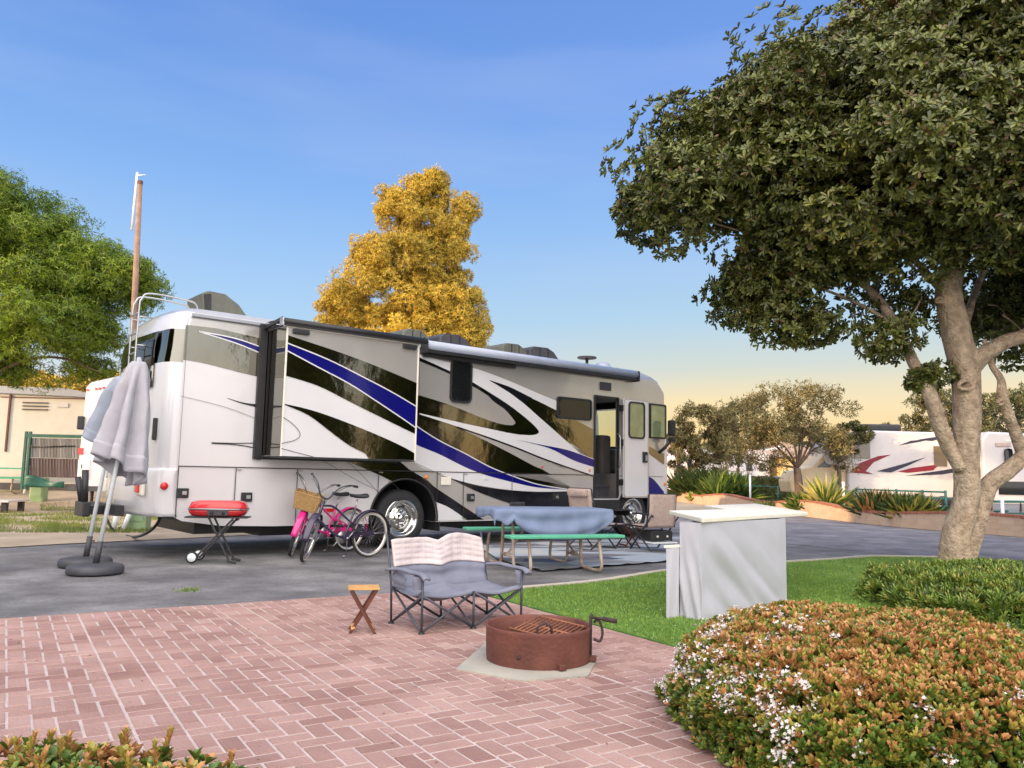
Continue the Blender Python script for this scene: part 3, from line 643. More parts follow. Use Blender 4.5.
g.box((s0-.006, cyy-.01, (z0+z1)/2-.0), (.012, sl_off-.02, z1-z0-.02), 0)
rear_g = g.build('slide_end_panel', 'olive', so_)
g = MB(); g.box((s0-.10, -.03, (z0+z1)/2+.02), (.07, .06, z1-z0+.12)); g.box((s0-.05, -.02, (z0+z1)/2), (.06, .05, z1-z0+.1))
g.box((s0-.018, -.25, 2.08), (.02, .24, .42)) if 0 else None
g.box((s1+.025, -.03, (z0+z1)/2), (.05, .06, z1-z0+.06)); g.box(((s0+s1)/2, -.03, z0-.022), (s1-s0+.1, .05, .04)); g.box(((s0+s1)/2, -sl_off/2-.02, z0-.012), (s1-s0-.02, sl_off-.03, .02))
g.build('slide_seal', 'black', so_)
g = MB()
for x in (s0+.004, s1-.004): g.box((x, -sl_off-.002, (z0+z1)/2), (.026, .016, z1-z0))
g.box(((s0+s1)/2, -sl_off-.004, z1-.01), (s1-s0, .012, .03)); g.build('slide_trim', 'cream', so_)
# slide topper awning
g = MB(); zt = 3.235
g.tube([(s0-.09, -sl_off-.03, zt+.03), (s1+.12, -sl_off-.03, zt+.03)], .048, 14); g.box(((s0+s1)/2, -sl_off-.03, zt+.005), (s1-s0+.14, .06, .06))
g.add([(s0-.05, -sl_off-.03, zt+.075), (s1+.08, -sl_off-.03, zt+.075), (s1+.08, -.02, 3.335), (s0-.05, -.02, 3.335)], [(0, 1, 2, 3)])
for x in (s0-.07, s1+.10): g.box((x, -.34, 3.275), (.03, .66, .05), rot=Matrix.Rotation(-.09, 3, 'X'))
g.build('slide_awning', 'black', rv)
MB().box((s0-.085, -sl_off-.02, zt+.02), (.03, .11, .12), bev=.01).build('awning_end_cap', 'steel', rv)
for x in (s0+.2, s1-.18): MB().box((x, -sl_off-.03, zt-.09), (.24, .05, .07), bev=.01).build('awning_bracket', 'black', rv)
# main awning
a0, a1 = .22, 5.42
g = MB(); g.tube([(a0, -.11, 3.315), (a1, -.11, 3.315)], .085, 18); g.build('main_awning', 'awn_grey', rv)
g = MB(); g.box(((a0+a1)/2, -.085, 3.235), (a1-a0-.02, .15, .09), bev=.01); g.box(((a0+2.2)/2, -.05, 3.17), (2.0, .06, .08), bev=.01); g.build('awning_housing', 'black', rv)
for x in (a0-.02, a1+.02): MB().box((x, -.10, 3.28), (.05, .2, .22), bev=.03).build('awning_end_cap', 'black', rv)
# roof edge trim
MB().box((-1.2, -.012, 3.30), (4.7, .03, .05), bev=.01).build('roof_gutter', 'roofgrey', rv)
# ---- roof equipment
def acunit0(s_, l, h, mt='ventg', w_=.7):
    g = MB(); sec = [(.06, 0), (l, 0), (l*.98, h*.14), (l*.74, h*.66), (l*.46, h*.97), (l*.12, h), (0, h*.88)]
    g.prism([(s_+x, 1.25-w_/2, 3.44+z) for x, z in sec], (0, w_, 0)); f = g.build('roof_air_conditioner', mt, rv)
    bv = f.modifiers.new('b', 'BEVEL'); bv.width = .025; bv.segments = 3; bv.limit_method = 'ANGLE'
    MB().prism([(s_+.07, 1.25-w_/2-.008, 3.46), (s_+.16, 1.25-w_/2-.008, 3.46), (s_+.14, 1.25-w_/2-.008, 3.44+h*.9), (s_+.03, 1.25-w_/2-.008, 3.44+h*.84)], (0, .01, 0)).build('shroud_grille', 'black', f)
def acunit(s_, l, h, rev=False, mt='dgrey', w_=.62, tilt=None):
    g = MB(); sec = [(0, 0), (l, 0), (l*.98, h*.12), (l*.70, h*.82), (l*.52, h), (l*.10, h*.97), (l*.0, h*.80)]
    if rev: sec = [(l-x, z) for x, z in sec]
    g.prism([(s_+x, 1.25-w_/2, 3.44+z) for x, z in sec], (0, w_, 0)); f = g.build('roof_air_conditioner', mt, rv)
    bv = f.modifiers.new('b', 'BEVEL'); bv.width = .03; bv.segments = 3; bv.limit_method = 'ANGLE'
    for q in (.28, .52): MB().box((s_+l*q, 1.25, 3.44+h*.5), (.015, w_+.015, h*.86)).build('shroud_rib', 'black', f)
    return f
M['ventg'] = mat('olive_grey_plastic', (.11, .115, .095), .5, .15, 8)
acunit0(-3.14, .78, .43); acunit(.42, .72, .34, mt='ventg'); acunit(1.22, .86, .36, mt='dgrey'); acunit(2.72, .78, .36, mt='ventg'); acunit(3.42, .95, .38, mt='dgrey')
g = MB(); g.tube([(5.35, 1.25, 3.4), (5.35, 1.25, 3.78)], .035, 10); g.lathe([(.001, .03), (.20, .02), (.22, 0), (.2, -.02), (.001, -.02)], (5.35, 1.25, 3.80), (0, 0, 1), 24); g.build('roof_antenna', 'dgrey', rv)
g = MB(); g.lathe([(.23, 0), (.235, .1), (.21, .22), (.14, .31), (.001, .35)], (5.85, 1.25, 3.42), (0, 0, 1), 24); g.build('satellite_dome', 'awn_grey', rv)
g = MB(); g.tube([(.95, 1.6, 3.44), (.95, 1.6, 3.85)], .012, 6); g.lathe([(.001, .05), (.05, .03), (.05, -.03), (.001, -.05)], (.95, 1.6, 3.86), (0, 0, 1), 12); g.build('television_antenna', 'cream', rv)
for s_, y_ in ((2.62, 1.9), ): MB().lathe([(.06, 0), (.08, .12), (.05, .2), (.001, .22)], (s_, y_, 3.44)).build('roof_vent', 'steel', rv)
# ---- doorway
g = MB(); g.box((4.655, .02, .79), (.72, .06, .03)); g.box((4.655, .45, 1.02), (.68, .5, .04)); g.box((4.655, .62, 1.25), (.68, .4, .04)); g.box((4.66, .25, .9), (.68, .03, .22)); g.box((4.66, .43, 1.13), (.68, .03, .2)); g.build('entry_steps_inside', 'dgrey', rv)
g = MB(); g.box((5.95, 1.25, 1.55), (.55, 2.1, .50), bev=.05); g.build('dashboard', 'steel', rv)
MB().box((5.25, 1.5, 1.62), (.5, .04, .62), bev=.01).build('cabinet', 'silver', rv); MB().box((5.22, 1.47, 1.66), (.16, .02, .40), bev=.005).build('cabinet_door', 'dgrey', rv)
g = MB(); g.grid(lambda a, b: (6.80-.16*b+.03*math.sin(a*3.14), .28+a*1.94, 1.88+b*.88), 10, 6); g.build('windscreen', 'wind_glass', rv)
g = MB(); g.box((5.2, .75, 1.62), (.30, .5, .9), bev=.06); g.build('passenger_seat', 'interior', rv)
g = MB()
for x in (4.315, 4.995): g.box((x, -.012, 1.80), (.03, .04, 2.0))
g.box((4.655, -.012, 2.80), (.70, .04, .03)); g.build('door_frame', 'black', rv)
MB().add([(4.2, 2.497, 2.11), (5.3, 2.497, 2.11), (5.3, 2.497, 2.73), (4.2, 2.497, 2.73)], [(0, 1, 2, 3)]).build('far_window', M['cab_glass'], rv)
g = MB(); g.tube([(4.97, -.03, 1.35), (4.97, -.10, 1.42), (4.97, -.10, 2.0), (4.97, -.03, 2.08)], .014, 8); g.build('grab_handle', 'steel', rv)
# open door folded flat against the side
dr = MB().box((5.43, -.10, 1.80), (.74, .05, 2.0), bev=.02).build('entry_door', 'white', rv)
g = MB(); oc = rrect(5.43, 1.80, .76, 2.02, .06, -.128); ic = rrect(5.43, 1.80, .70, 1.96, .05, -.128); n = len(oc)
g.add(oc+ic, [(k, (k+1) % n, (k+1) % n+n, k+n) for k in range(n)]); g.build('door_edge', 'silver', dr)
wd = window(5.43, 2.37, .50, .76, .09, -.116, name='door_window', gl='cab_glass', parent=dr)
MB().box((5.68, -.14, 1.62), (.14, .03, .22), bev=.01).build('door_lock', 'black', dr)
MB().box((5.69, -.165, 1.60), (.05, .02, .12), bev=.006).build('door_handle', 'steel', dr)
for z_ in (1.1, 1.9, 2.6): MB().box((5.03, -.07, z_), (.05, .08, .12)).build('hinge', 'black', dr)
# fold-out steps below door
g = MB(); g.box((4.66, -.22, .56), (.62, .30, .03), bev=.005); g.box((4.66, -.50, .30), (.62, .28, .03), bev=.005)
for x in (4.36, 4.96):
    g.box((x, -.2, .50), (.03, .34, .10)); g.tube([(x, -.1, .55), (x, -.42, .30), (x, -.62, .28)], .018, 6); g.tube([(x, -.32, .54), (x, -.52, .3)], .018, 6)
g.box((4.66, .05, .60), (.72, .2, .30)); g.build('entry_step', 'black', rv)
# ---- wheels
def wheel(s_, y, r=.465, rimr=.295, out=-1, dual=False):
    g = MB(); w_ = .26; prof = [(rimr, -w_/2), (rimr+.03, -w_/2-.005), (r-.05, -w_/2), (r-.012, -w_/2+.03), (r, -w_/2+.07), (r, w_/2-.07), (r-.012, w_/2-.03), (r-.05, w_/2), (rimr+.03, w_/2+.005), (rimr, w_/2)]
    g.lathe([(a, b) for a, b in prof], (s_, y, .465), (0, -1, 0), 44)
    for a in (-.06, 0, .06): g.lathe([(r+.001, a-.006), (r-.012, a), (r+.001, a+.006)], (s_, y, .465), (0, -1, 0), 44)
    t = g.build('tyre', 'rubber', wh := bpy.data.objects.new('wheel', None)); COL.objects.link(wh); wh.parent = rv
    g = MB(); q = w_/2*1.02
    g.lathe([(rimr+.012, q), (rimr-.012, q+.012), (rimr-.03, q-.01), (rimr-.045, q-.06), (.20, q-.085), (.165, q-.06), (.15, q-.04), (.11, q-.035), (.075, q-.03), (.07, q+.02), (.045, q+.035), (.001, q+.035)], (s_, y, .465), (0, -1, 0), 44)
    g.lathe([(rimr+.01, -q), (rimr-.02, -q), (rimr-.03, q-.05)], (s_, y, .465), (0, -1, 0), 44)
    for k in range(10):
        a = 2*math.pi*k/10; cx, cz = s_+math.cos(a)*.215, .465+math.sin(a)*.215
        if k % 2 == 0: g.lathe([(.001, .002), (.030, .002), (.03, -.01)], (cx, y-q+.075, cz), (0, -1, 0), 14, m=1)
    for k in range(10):
        a = 2*math.pi*(k+.5)/10; cx, cz = s_+math.cos(a)*.125, .465+math.sin(a)*.125
        g.lathe([(.014, 0), (.014, .03), (.008, .036), (.001, .036)], (cx, y-q+.045, cz), (0, -1, 0), 8)
    g.build('rim', ['chrome', 'black'], wh)
    return wh
wheel(-.02, .20); wheel(5.53, .20); wheel(-.02, 2.30); wheel(5.53, 2.30)
for ws, rr_ in ((-.02, .64), (5.53, .56)):
    g = MB(); pts = [(ws+math.cos(a)*rr_, -.012, .46+math.sin(a)*rr_) for a in [R(-4+188*k/40) for k in range(41)]]
    g.tube(pts, .016, 6); g.build('wheel_arch_trim', 'black', rv)
    g = MB(); n = 30; g.grid(lambda a, b, ws=ws, rr_=rr_: (ws+math.cos(R(-5+190*a))*(rr_-.004), .02+b*.85, .46+math.sin(R(-5+190*a))*(rr_-.004)), 30, 1); g.build('wheel_well', 'black', rv)
# mud flap and fuel door
MB().box((.68, .25, .40), (.015, .5, .3)).build('mud_flap', 'rubber', rv)
# ---- rear cap
def rearpt(y, z, out=0):
    t = abs(y-1.25)/1.0; s_ = -3.93+.075*t*t-out
    if z > 2.9: s_ += (z-2.9)*.22
    return (s_, y, z)
g = MB(); g.grid(lambda a, b: rearpt(.40+a*1.72, 2.60+b*.48-.02*a, .010), 16, 4); rw = g.build('rear_window_band', 'glass', rv); solidify(rw, .012)
g = MB(); g.grid(lambda a, b: rearpt(.40+a*1.72, 2.30+b*.30-.10*a+.18*a*(1-b), .010), 16, 3); solidify(g.build('rear_graphics', 'olive', rv), .02)
g = MB()
for k in range(5):
    y0, y1 = .35+k*.09, .9+k*.14; z0_, z1_ = 2.42-.05*k, 2.18-.06*k
    g.add([rearpt(y0, z0_, .03), rearpt(y0+.1, z0_+.01, .03), rearpt(y1, z1_, .03), rearpt(y1-.05, z1_-.03, .03)], [(0, 1, 2, 3)], 0 if k % 2 else 1)
g.build('rear_swoosh', ['blue_paint', 'black_paint_and_reflection'], rv)
# ladder
g = MB()
for y in (.70, 1.02):
    g.tube(smooth_pts([(-4.05, y, 1.75), (-4.05, y, 3.30), (-4.02, y, 3.56), (-3.90, y, 3.65), (-3.4, y, 3.63), (-3.27, y, 3.58), (-3.24, y, 3.43)], 5), .014, 8)
for k in range(6): g.tube([(-4.055, .70, 1.95+k*.28), (-4.055, 1.02, 1.95+k*.28)], .014, 8)
for z_ in (1.8, 2.9, 3.3):
    for y in (.70, 1.02): g.tube([(-4.05, y, z_), (-3.86, y, z_)], .012, 6)
g.build('ladder', 'steel', rv)
# bumper, tail lamps, tow bar
g = MB(); bp = [(-3.60, -.008), (-3.80, .04), (-3.93, .30), (-4.02, 1.25), (-3.93, 2.2), (-3.80, 2.46), (-3.60, 2.508)]
prof_ = [(.0, .62), (.03, .56), (0, .60), (.02, .72), (.05, .84), (.05, 1.02), (.0, 1.14), (-.22, 1.20)]
for i in range(len(bp)): pass
def bum(a, b):
    i = a*(len(bp)-1); k = min(int(i), len(bp)-2); f = i-k; x = bp[k][0]*(1-f)+bp[k+1][0]*f; y = bp[k][1]*(1-f)+bp[k+1][1]*f
    zz = [.56, .66, .84, 1.0, 1.12, 1.20]; oo = [-.03, .0, .02, .02, .012, -.02]; j = b*5; q = min(int(j), 4); f2 = j-q
    return (x-(oo[q]*(1-f2)+oo[q+1]*f2), y, zz[q]*(1-f2)+zz[q+1]*f2)
g.grid(bum, 24, 10); bo = g.build('rear_bumper', 'white', rv); solidify(bo, .02)
for y in (.3, 2.2):
    f = MB().box((-3.985 if y > 1 else -3.97, y, .93), (.05, .26, .20), bev=.02).build('tail_lamp_housing', 'cream', rv); MB().box((-4.01, y+.02, .93), (.03, .14, .12), bev=.01).build('tail_lamp', 'red_lens', f)
for y in (.22, 2.28): MB().box((-3.865, y, 1.72), (.05, .07, .3), bev=.015).build('upper_tail_lamp', 'black', rv)
g = MB(); g.box((-4.2, 1.25, .60), (.5, .12, .12)); g.box((-4.15, 1.25, .62), (.10, 1.5, .14)); g.box((-4.45, 1.25, .62), (.10, .5, .20), bev=.02)
g.tube([(-4.45, 1.15, .72), (-4.46, 1.20, 1.15)], .045, 10); g.tube([(-4.45, 1.35, .72), (-4.50, 1.42, 1.05)], .04, 10); g.build('tow_bar', 'black', rv)
g = MB(); g.tube([(-4.44, 1.45, .62), (-4.44, 1.47, 1.05)], .035, 10); g.build('tow_arm', 'cream', rv)
# mirror by cab
mr = MB(); mr.box((6.44, -.22, 2.26), (.14, .14, .34), bev=.04); mr.box((6.44, -.22, 2.02), (.13, .13, .10), bev=.03); mr.tube([(6.42, -.20, 2.0), (6.35, -.12, 1.85), (6.30, .0, 1.74)], .035, 8); mr.build('side_mirror', 'black', rv)
MB().box((6.62, -.3, 2.30), (.02, .10, .34)).build('mirror_glass', 'chrome', rv) if 0 else None
# rear cord and hose
g = MB(); L0 = loc_of(rv)
g.tube(smooth_pts([L0(at(160, 492, 11.6)), L0(at(161, 515, 11.6)), L0(at(150, 531, 11.8)), L0(gnd(132, 538)+Vector((0, 0, .02))), L0(gnd(113, 532)+Vector((0, 0, .04))), L0(at(104, 512, 12.4))], 6), .022, 8); g.build('power_cord', 'black', rv)
# ================================================================== CAMP FURNITURE
RX = lambda a: Matrix.Rotation(a, 3, 'X'); RY = lambda a: Matrix.Rotation(a, 3, 'Y'); RZ = lambda a: Matrix.Rotation(a, 3, 'Z')
# ---- fire ring
fc = Vector((.205, 5.37, .019))
fr = thing('fire_ring', 'round rusty steel fire ring standing on the concrete pad', 'fire ring', fc)
rng_h = .215
g = MB(); g.lathe([(.336, .0), (.34, .05), (.342, rng_h-.02), (.348, rng_h), (.34, rng_h+.006), (.330, rng_h-.002), (.327, .1), (.322, .01)], seg=64)
g.build('ring_wall', 'rust', fr)
MB().disc((0, 0, .02), .325, (0, 0, 1), 40).build('ash_bed', 'burnt', fr)
g = MB()
for k in range(12):
    y = -.17+k*.031; g.tube([(-.20, y, .150), (.20, y, .185)], .0045, 6)
for x, z in ((-.2, .165), (.2, .185), (0, .168)): g.tube([(x, -.18, z), (x, .18, z)], .008, 6)
gr = g.build('grate', 'rust_orange', fr); gr.location = (.05, .02, .02); gr.rotation_euler = (.10, 0, 1.05)
g = MB(); g.tube([(-.02, -.30, .14), (-.02, -.30, .25), (.03, -.28, .275), (.07, -.27, .25), (.075, -.26, .18)], .009, 8); g.tube([(-.02, -.32, .12), (-.02, -.05, .17)], .009, 8); g.build('grate_pivot', 'burnt', fr)
g = MB(); hx, hy = .33, -.10
g.tube([(hx, hy, .05), (hx, hy, .29), (hx+.01, hy+.01, .30)], .010, 8); g.tube(smooth_pts([(hx+.02, hy, .15), (hx+.06, hy-.01, .14), (hx+.075, hy-.01, .20), (hx+.05, hy, .27), (hx+.02, hy, .25)], 4), .009, 8)
g.tube([(hx, hy, .285), (hx+.14, hy-.05, .275)], .009, 8); g.build('lift_handle', 'burnt', fr)
g = MB(); g.tube([(hx+.075, hy-.025, .28), (hx+.16, hy-.055, .272)], .015, 10); g.build('coil_grip', 'burnt', fr)
for a in (-68, -12): MB().box((math.cos(R(a))*.355, math.sin(R(a))*.355, .022), (.045, .045, .035), rot=RZ(R(a)), bev=.006).build('anchor_clip', 'rust', fr)
MB().lathe([(.001, .004), (.012, .004), (.012, 0)], (-.13, -.317, .07), (-.36, -.93, 0), 10).build('drain_hole', 'burnt', fr)
# ---- loveseat camp chair
BL = gnd(391, 624); FL = gnd(417, 636)
wv = Vector((.82, .57, 0)).normalized(); fv = Vector((wv.y, -wv.x, 0))
ls = thing('camping_loveseat', 'two seat folding camp sofa with pale quilted back top and grey fabric seat', 'camp sofa', BL+fv*.25+wv*.44, math.atan2(wv.y, wv.x))
# local: x along width (-.44..+.44), y: back is +, front is -
W2 = .455
def backp(a, b):        # a 0..1 across, b 0..1 up
    x = -W2+.02+a*(2*W2-.04); hump = .028*abs(math.sin(a*math.pi*2))**.8 - .02*math.exp(-((a-.5)/.08)**2)
    z = .27+b*(.385+hump-.015*math.sin(a*7)); sag = .075*math.sin(math.pi*min(1, (a % .5)/.5))*math.sin(math.pi*(.15+.75*b))
    y = .20+.12*b+sag*.7+.012*noise.noise(Vector((x*6, z*7, 1)))-.012*math.sin(b*20)*math.exp(-((b-.3)/.25)**2)
    return (x, y, z)
g = MB(); g.grid(lambda a, b: backp(a, b*.46), 40, 16); solidify(g.build('back_lower', 'seatgrey', ls), .012)
def quilt(a, b):
    p = Vector(backp(a, .46+.54*b)); q = .007*(abs(math.sin(a*math.pi*9))**.5)*(abs(math.sin((b*5)*math.pi))**.5)
    p.y -= q+.012; p.y += .006*noise.noise(p*13); return p
M['quilt'] = mat('pale_pink_quilt', (.60, .52, .51), .9, .06, 6, bump=.2, bscale=150)
# fine darker stitch lines on the quilt
def stitch(m, sx, sz):
    nt = m.node_tree; N = nt.nodes; L = nt.links; b = N['Principled BSDF']; old = b.inputs['Base Color'].links[0].from_socket
    tc = N.new('ShaderNodeTexCoord'); sp_ = N.new('ShaderNodeSeparateXYZ'); L.new(tc.outputs['Object'], sp_.inputs[0]); last = None
    for ch, sc_ in (('X', sx), ('Z', sz)):
        a = N.new('ShaderNodeMath'); a.operation = 'MULTIPLY'; a.inputs[1].default_value = sc_; L.new(sp_.outputs[ch], a.inputs[0])
        f = N.new('ShaderNodeMath'); f.operation = 'FRACT'; L.new(a.outputs[0], f.inputs[0])
        c = N.new('ShaderNodeMath'); c.operation = 'LESS_THAN'; c.inputs[1].default_value = .12; L.new(f.outputs[0], c.inputs[0])
        if last: mx_ = N.new('ShaderNodeMath'); mx_.operation = 'MAXIMUM'; L.new(last, mx_.inputs[0]); L.new(c.outputs[0], mx_.inputs[1]); last = mx_.outputs[0]
        else: last = c.outputs[0]
    ml = N.new('ShaderNodeMath'); ml.operation = 'MULTIPLY'; ml.inputs[1].default_value = .17; L.new(last, ml.inputs[0])
    mm = N.new('ShaderNodeMix'); mm.data_type = 'RGBA'; L.new(ml.outputs[0], mm.inputs[0]); L.new(old, mm.inputs[6]); mm.inputs[7].default_value = (.25, .22, .3, 1); L.new(mm.outputs[2], b.inputs['Base Color'])
stitch(M['quilt'], 16, 16)
g = MB(); g.grid(quilt, 63, 20); solidify(g.build('quilted_headrest', 'quilt', ls), .014)
def seatp(a, b):
    x = -W2+.01+a*(2*W2-.02); y = .22-b*.50; z = .30-.055*math.sin(math.pi*min(1, (a % .5)/.5))*math.sin(math.pi*(.1+.75*b))-.03*math.sin(math.pi*b)+.008*noise.noise(Vector((x*7, y*7, 2)))+(0.015 if b > .9 else 0)
    if b > .97: z -= .03
    return (x, y, z)
g = MB(); g.grid(seatp, 40, 22); solidify(g.build('seat', 'seatgrey', ls), .014)
g = MB(); fy, by = -.28, .22
T = lambda *p, r=.0095: g.tube(list(p), r, 8)
for x0, x1 in ((-W2, 0), (0, W2)):
    T((x0, fy, .02), (x1, fy, .29)); T((x1, fy, .02), (x0, fy, .29)); T((x0, by, .02), (x1, by, .29)); T((x1, by, .02), (x0, by, .29))
for x in (-W2, W2):
    T((x, fy, .02), (x, by, .29)); T((x, by, .02), (x, fy, .29))
T((-.0, fy, .02), (0, by, .29), r=.008); T((0, by, .02), (0, fy, .29), r=.008)
for x in (-W2, 0, W2):
    T((x, fy, .02), (x, fy, .29 if x == 0 else .44)); T((x, by, .02), (x, by+.02, .3), (x, by+.13, .70 if x else .62))
g.build('frame', 'tube', ls)
for x in (-W2, 0, W2):
    for y in (fy, by): MB().lathe([(.001, .0), (.026, .0), (.024, .018), (.012, .028), (.001, .028)], (x, y, 0), (0, 0, 1), 12).build('foot', 'black', ls)
for sgn in (-1, 1):
    x = sgn*(W2+.012)
    ap = smooth_pts([(x, by+.06, .42), (x, .05, .445), (x, -.15, .44), (x, -.30, .44), (x, -.36, .41)], 4)
    g = MB()
    def arm(a, b, ap=ap, sgn=sgn):
        i = a*(len(ap)-1); k = min(int(i), len(ap)-2); p = ap[k].lerp(ap[k+1], i-k); return (p.x+(b-.5)*.06, p.y, p.z+.012*math.sin(b*math.pi))
    g.grid(arm, 20, 4); solidify(g.build('armrest', 'seatgrey', ls), .016)
    g = MB(); g.lathe([(.036, 0), (.042, .05), (.044, .10), (.038, .10), (.034, .01)], (x+sgn*.005, -.235, .33), (0, 0, 1), 16); g.build('cup_holder', 'seatgrey', ls)
g = MB(); g.grid(lambda a, b: (-W2-.005+.01*math.sin(b*9), by-.02-.2*a, .30+.13*b*(1-.3*a)), 6, 6); solidify(g.build('side_pocket', 'seatgrey', ls), .01)
# ---- folding stools (crossed legs)
def stool(loc, rz, s, lab, cat, name, top='wood', leg='dwood', grp=None, w_=.26, d_=.24, h=.36):
    t = thing(name, lab, cat, loc, rz, grp)
    g = MB()
    for k in range(5): g.box((0, -d_/2+d_*(k+.5)/5, h), (w_, d_/5-.004, .014), bev=.003)
    g.build('seat' if cat == 'stool' else 'top', top, t)
    for sgn in (-1, 1):
        for q in (-1, 1):
            x0 = sgn*w_*.42*q; g = MB(); y = (d_/2-.02)*q if False else (d_/2-.02)*sgn
            a = Vector((-w_*.42*q, y-.012*q, h-.01)); b = Vector((w_*.42*q, y-.012*q, .0)); dd = b-a; ang = math.atan2(dd.x, -dd.z)
            g.box((a+b)/2, (.022, .014, dd.length), rot=RY(-ang)); g.build('leg', leg, t)
    for q in (-1, 1):
        MB().box((w_*.42*q*.72, 0, h*.15), (.03, d_-.03, .014), rot=RY(.5*q), bev=.003).build('stretcher', top, t)
    return t
stool(gnd(362, 633), R(12), 1, 'small folding wooden stool with crossed dark legs beside the camp sofa', 'stool', 'folding_stool', h=.335, w_=.23, d_=.2)
stool(gnd(628, 548), R(20), 1, 'small brown folding side table between the two tan lounge chairs', 'side table', 'folding_table', top='dwood', leg='dwood', w_=.36, d_=.34, h=.40)
# ---- umbrellas
def umbrella(base, top, lab, m, R0, hemz, seed, grp='closed patio umbrellas beside the rear of the motorhome', bw=.30, flip=0):
    t = thing('patio_umbrella', lab, 'umbrella', base, 0, grp); L0 = loc_of(t); top = L0(top)
    g = MB(); g.lathe([(.001, 0), (bw-.01, 0), (bw, .015), (bw, .065), (bw-.02, .09), (bw-.09, .105), (.06, .115), (.001, .115)], seg=48)
    g.build('base', 'dgrey', t)
    ax = (top-Vector((0, 0, .1))).normalized(); a0 = Vector((0, 0, .1))
    g = MB(); g.tube([a0, a0+ax*.26], [.036, .032], 14); g.box(a0+ax*.20+Vector((.04, 0, 0)), (.05, .02, .02)); g.build('pole_socket', 'dgrey', t)
    g = MB(); g.tube([a0+ax*.2, top-ax*.02], .024, 14); g.build('pole', 'pole', t)
    rs = random.Random(seed); ph = [rs.uniform(0, 6.28) for _ in range(6)]
    def can(a, b):
        th = a*2*math.pi; n_ = 6
        f = .5+.5*math.cos(n_*th+ph[0]+.5*math.sin(2*th+ph[1])); f2 = .5+.5*math.cos(17*th+ph[2]+b*2)
        rad = (.07+R0*b**.62)*(1-.50*(1-f)**1.2*min(1, b*3.5)-.05*f2*b)
        z_top = top.z; hz = hemz+.16*math.sin(th+ph[3])*1.0+.06*f
        z = z_top+(hz-z_top)*b; cen = Vector((a0.x+ax.x/ax.z*(z-a0.z), a0.y+ax.y/ax.z*(z-a0.z), z))
        dx = flip*b*.12
        p = cen+Vector((math.cos(th)*rad*1.05+dx, math.sin(th)*rad*.95, 0)); p += Vector((0, 0, 0))+Vector((1, 1, 0))*.012*noise.noise(p*6); return p
    g = MB(); g.grid(can, 144, 40); c_ = g.build('canopy', m, t); solidify(c_, .006)
    # hem flap band
    g = MB()
    def flap(a, b):
        p = Vector(can(a, 1-.15*b)); q = Vector(can(a, 0)); c_ = Vector((a0.x+ax.x/ax.z*(p.z-a0.z), a0.y+ax.y/ax.z*(p.z-a0.z), p.z)); d_ = (p-c_); return p+d_.normalized()*.012
    g.grid(flap, 144, 5); solidify(g.build('hem_band', m, c_), .004)
    g = MB(); g.lathe([(.001, .06), (.025, .05), (.03, 0), (.05, -.03), (.05, -.05), (.001, -.05)], top, (0, 0, 1), 14); g.build('finial', m, t)
    return t
umbrella(gnd(95, 573), at(139, 362, 9.25), 'closed lavender grey patio umbrella leaning in the front black base', 'umb', .27, 1.13, 3, flip=.3)
umbrella(gnd(84, 567)+Vector((-.05, .12, 0)), at(123, 377, 9.9), 'closed bluish umbrella behind the lavender one, in the rear black base', 'umb2', .25, 1.36, 8)
# ---- grill
gb = gnd(216, 562); gt = thing('portable_grill', 'red portable gas grill on black folding legs with small wheels', 'grill', gb, R(8))
def rr_loft(mb, secs, n=28, pw=4., m=0):
    vs = []
    for z, rx, ry in secs:
        for k in range(n):
            a = 2*math.pi*k/n; c_, s_ = math.cos(a), math.sin(a); vs.append((rx*math.copysign(abs(c_)**(2/pw), c_), ry*math.copysign(abs(s_)**(2/pw), s_), z))
    fs = [(i*n+k, i*n+(k+1) % n, (i+1)*n+(k+1) % n, (i+1)*n+k) for i in range(len(secs)-1) for k in range(n)]+[list(range(n))[::-1], [(len(secs)-1)*n+k for k in range(n)]]
    mb.add(vs, fs, m, True)
GZ = .595
g = MB(); rr_loft(g, [(GZ, .27, .14), (GZ+.01, .33, .19), (GZ+.05, .362, .215), (GZ+.085, .368, .22)]); g.build('fire_box', 'red', gt)
g = MB(); rr_loft(g, [(GZ+.095, .368, .22), (GZ+.12, .362, .215), (GZ+.175, .335, .195), (GZ+.20, .26, .14), (GZ+.205, .12, .06)]); lid = g.build('lid', 'red', gt)
g = MB(); rr_loft(g, [(GZ+.083, .376, .227), (GZ+.097, .376, .227)]); g.tube([(-.30, -.20, GZ+.09), (-.26, -.27, GZ+.095), (.3, -.27, GZ+.095), (.33, -.2, GZ+.09)], .009, 8); g.build('rim_handle', 'steel', gt)
g = MB(); g.box((.03, -.213, GZ+.048), (.26, .03, .075), bev=.012); g.build('control_panel', 'dgrey', gt)
for x in (-.04, .10): MB().lathe([(.018, 0), (.018, .016), (.001, .018)], (x, -.228, GZ+.045), (0, -1, 0), 14).build('knob', 'black', gt)
g = MB(); g.grid(lambda a, b: (-.09+a*.24, -.19+b*.24, GZ+.13+.055*math.sin(b*math.pi*.55)+.004), 6, 10); solidify(g.build('lid_panel', 'black', gt), .02)
g = MB(); g.box((0, -.02, GZ-.015), (.78, .30, .02), bev=.006); g.build('side_shelf', 'black', gt)
g = MB()
for y in (-.17, .17):
    g.box((-.02, y, .30), (.026, .018, .70), rot=RY(R(41.5))); g.box((.05, y*.88, .30), (.024, .018, .66), rot=RY(R(-27)))
g.tube([(.23, -.15, .54), (.23, .15, .54)], .01, 8); g.tube([(-.26, -.19, .05), (-.26, .19, .05)], .01, 8); g.build('folding_legs', 'black', gt)
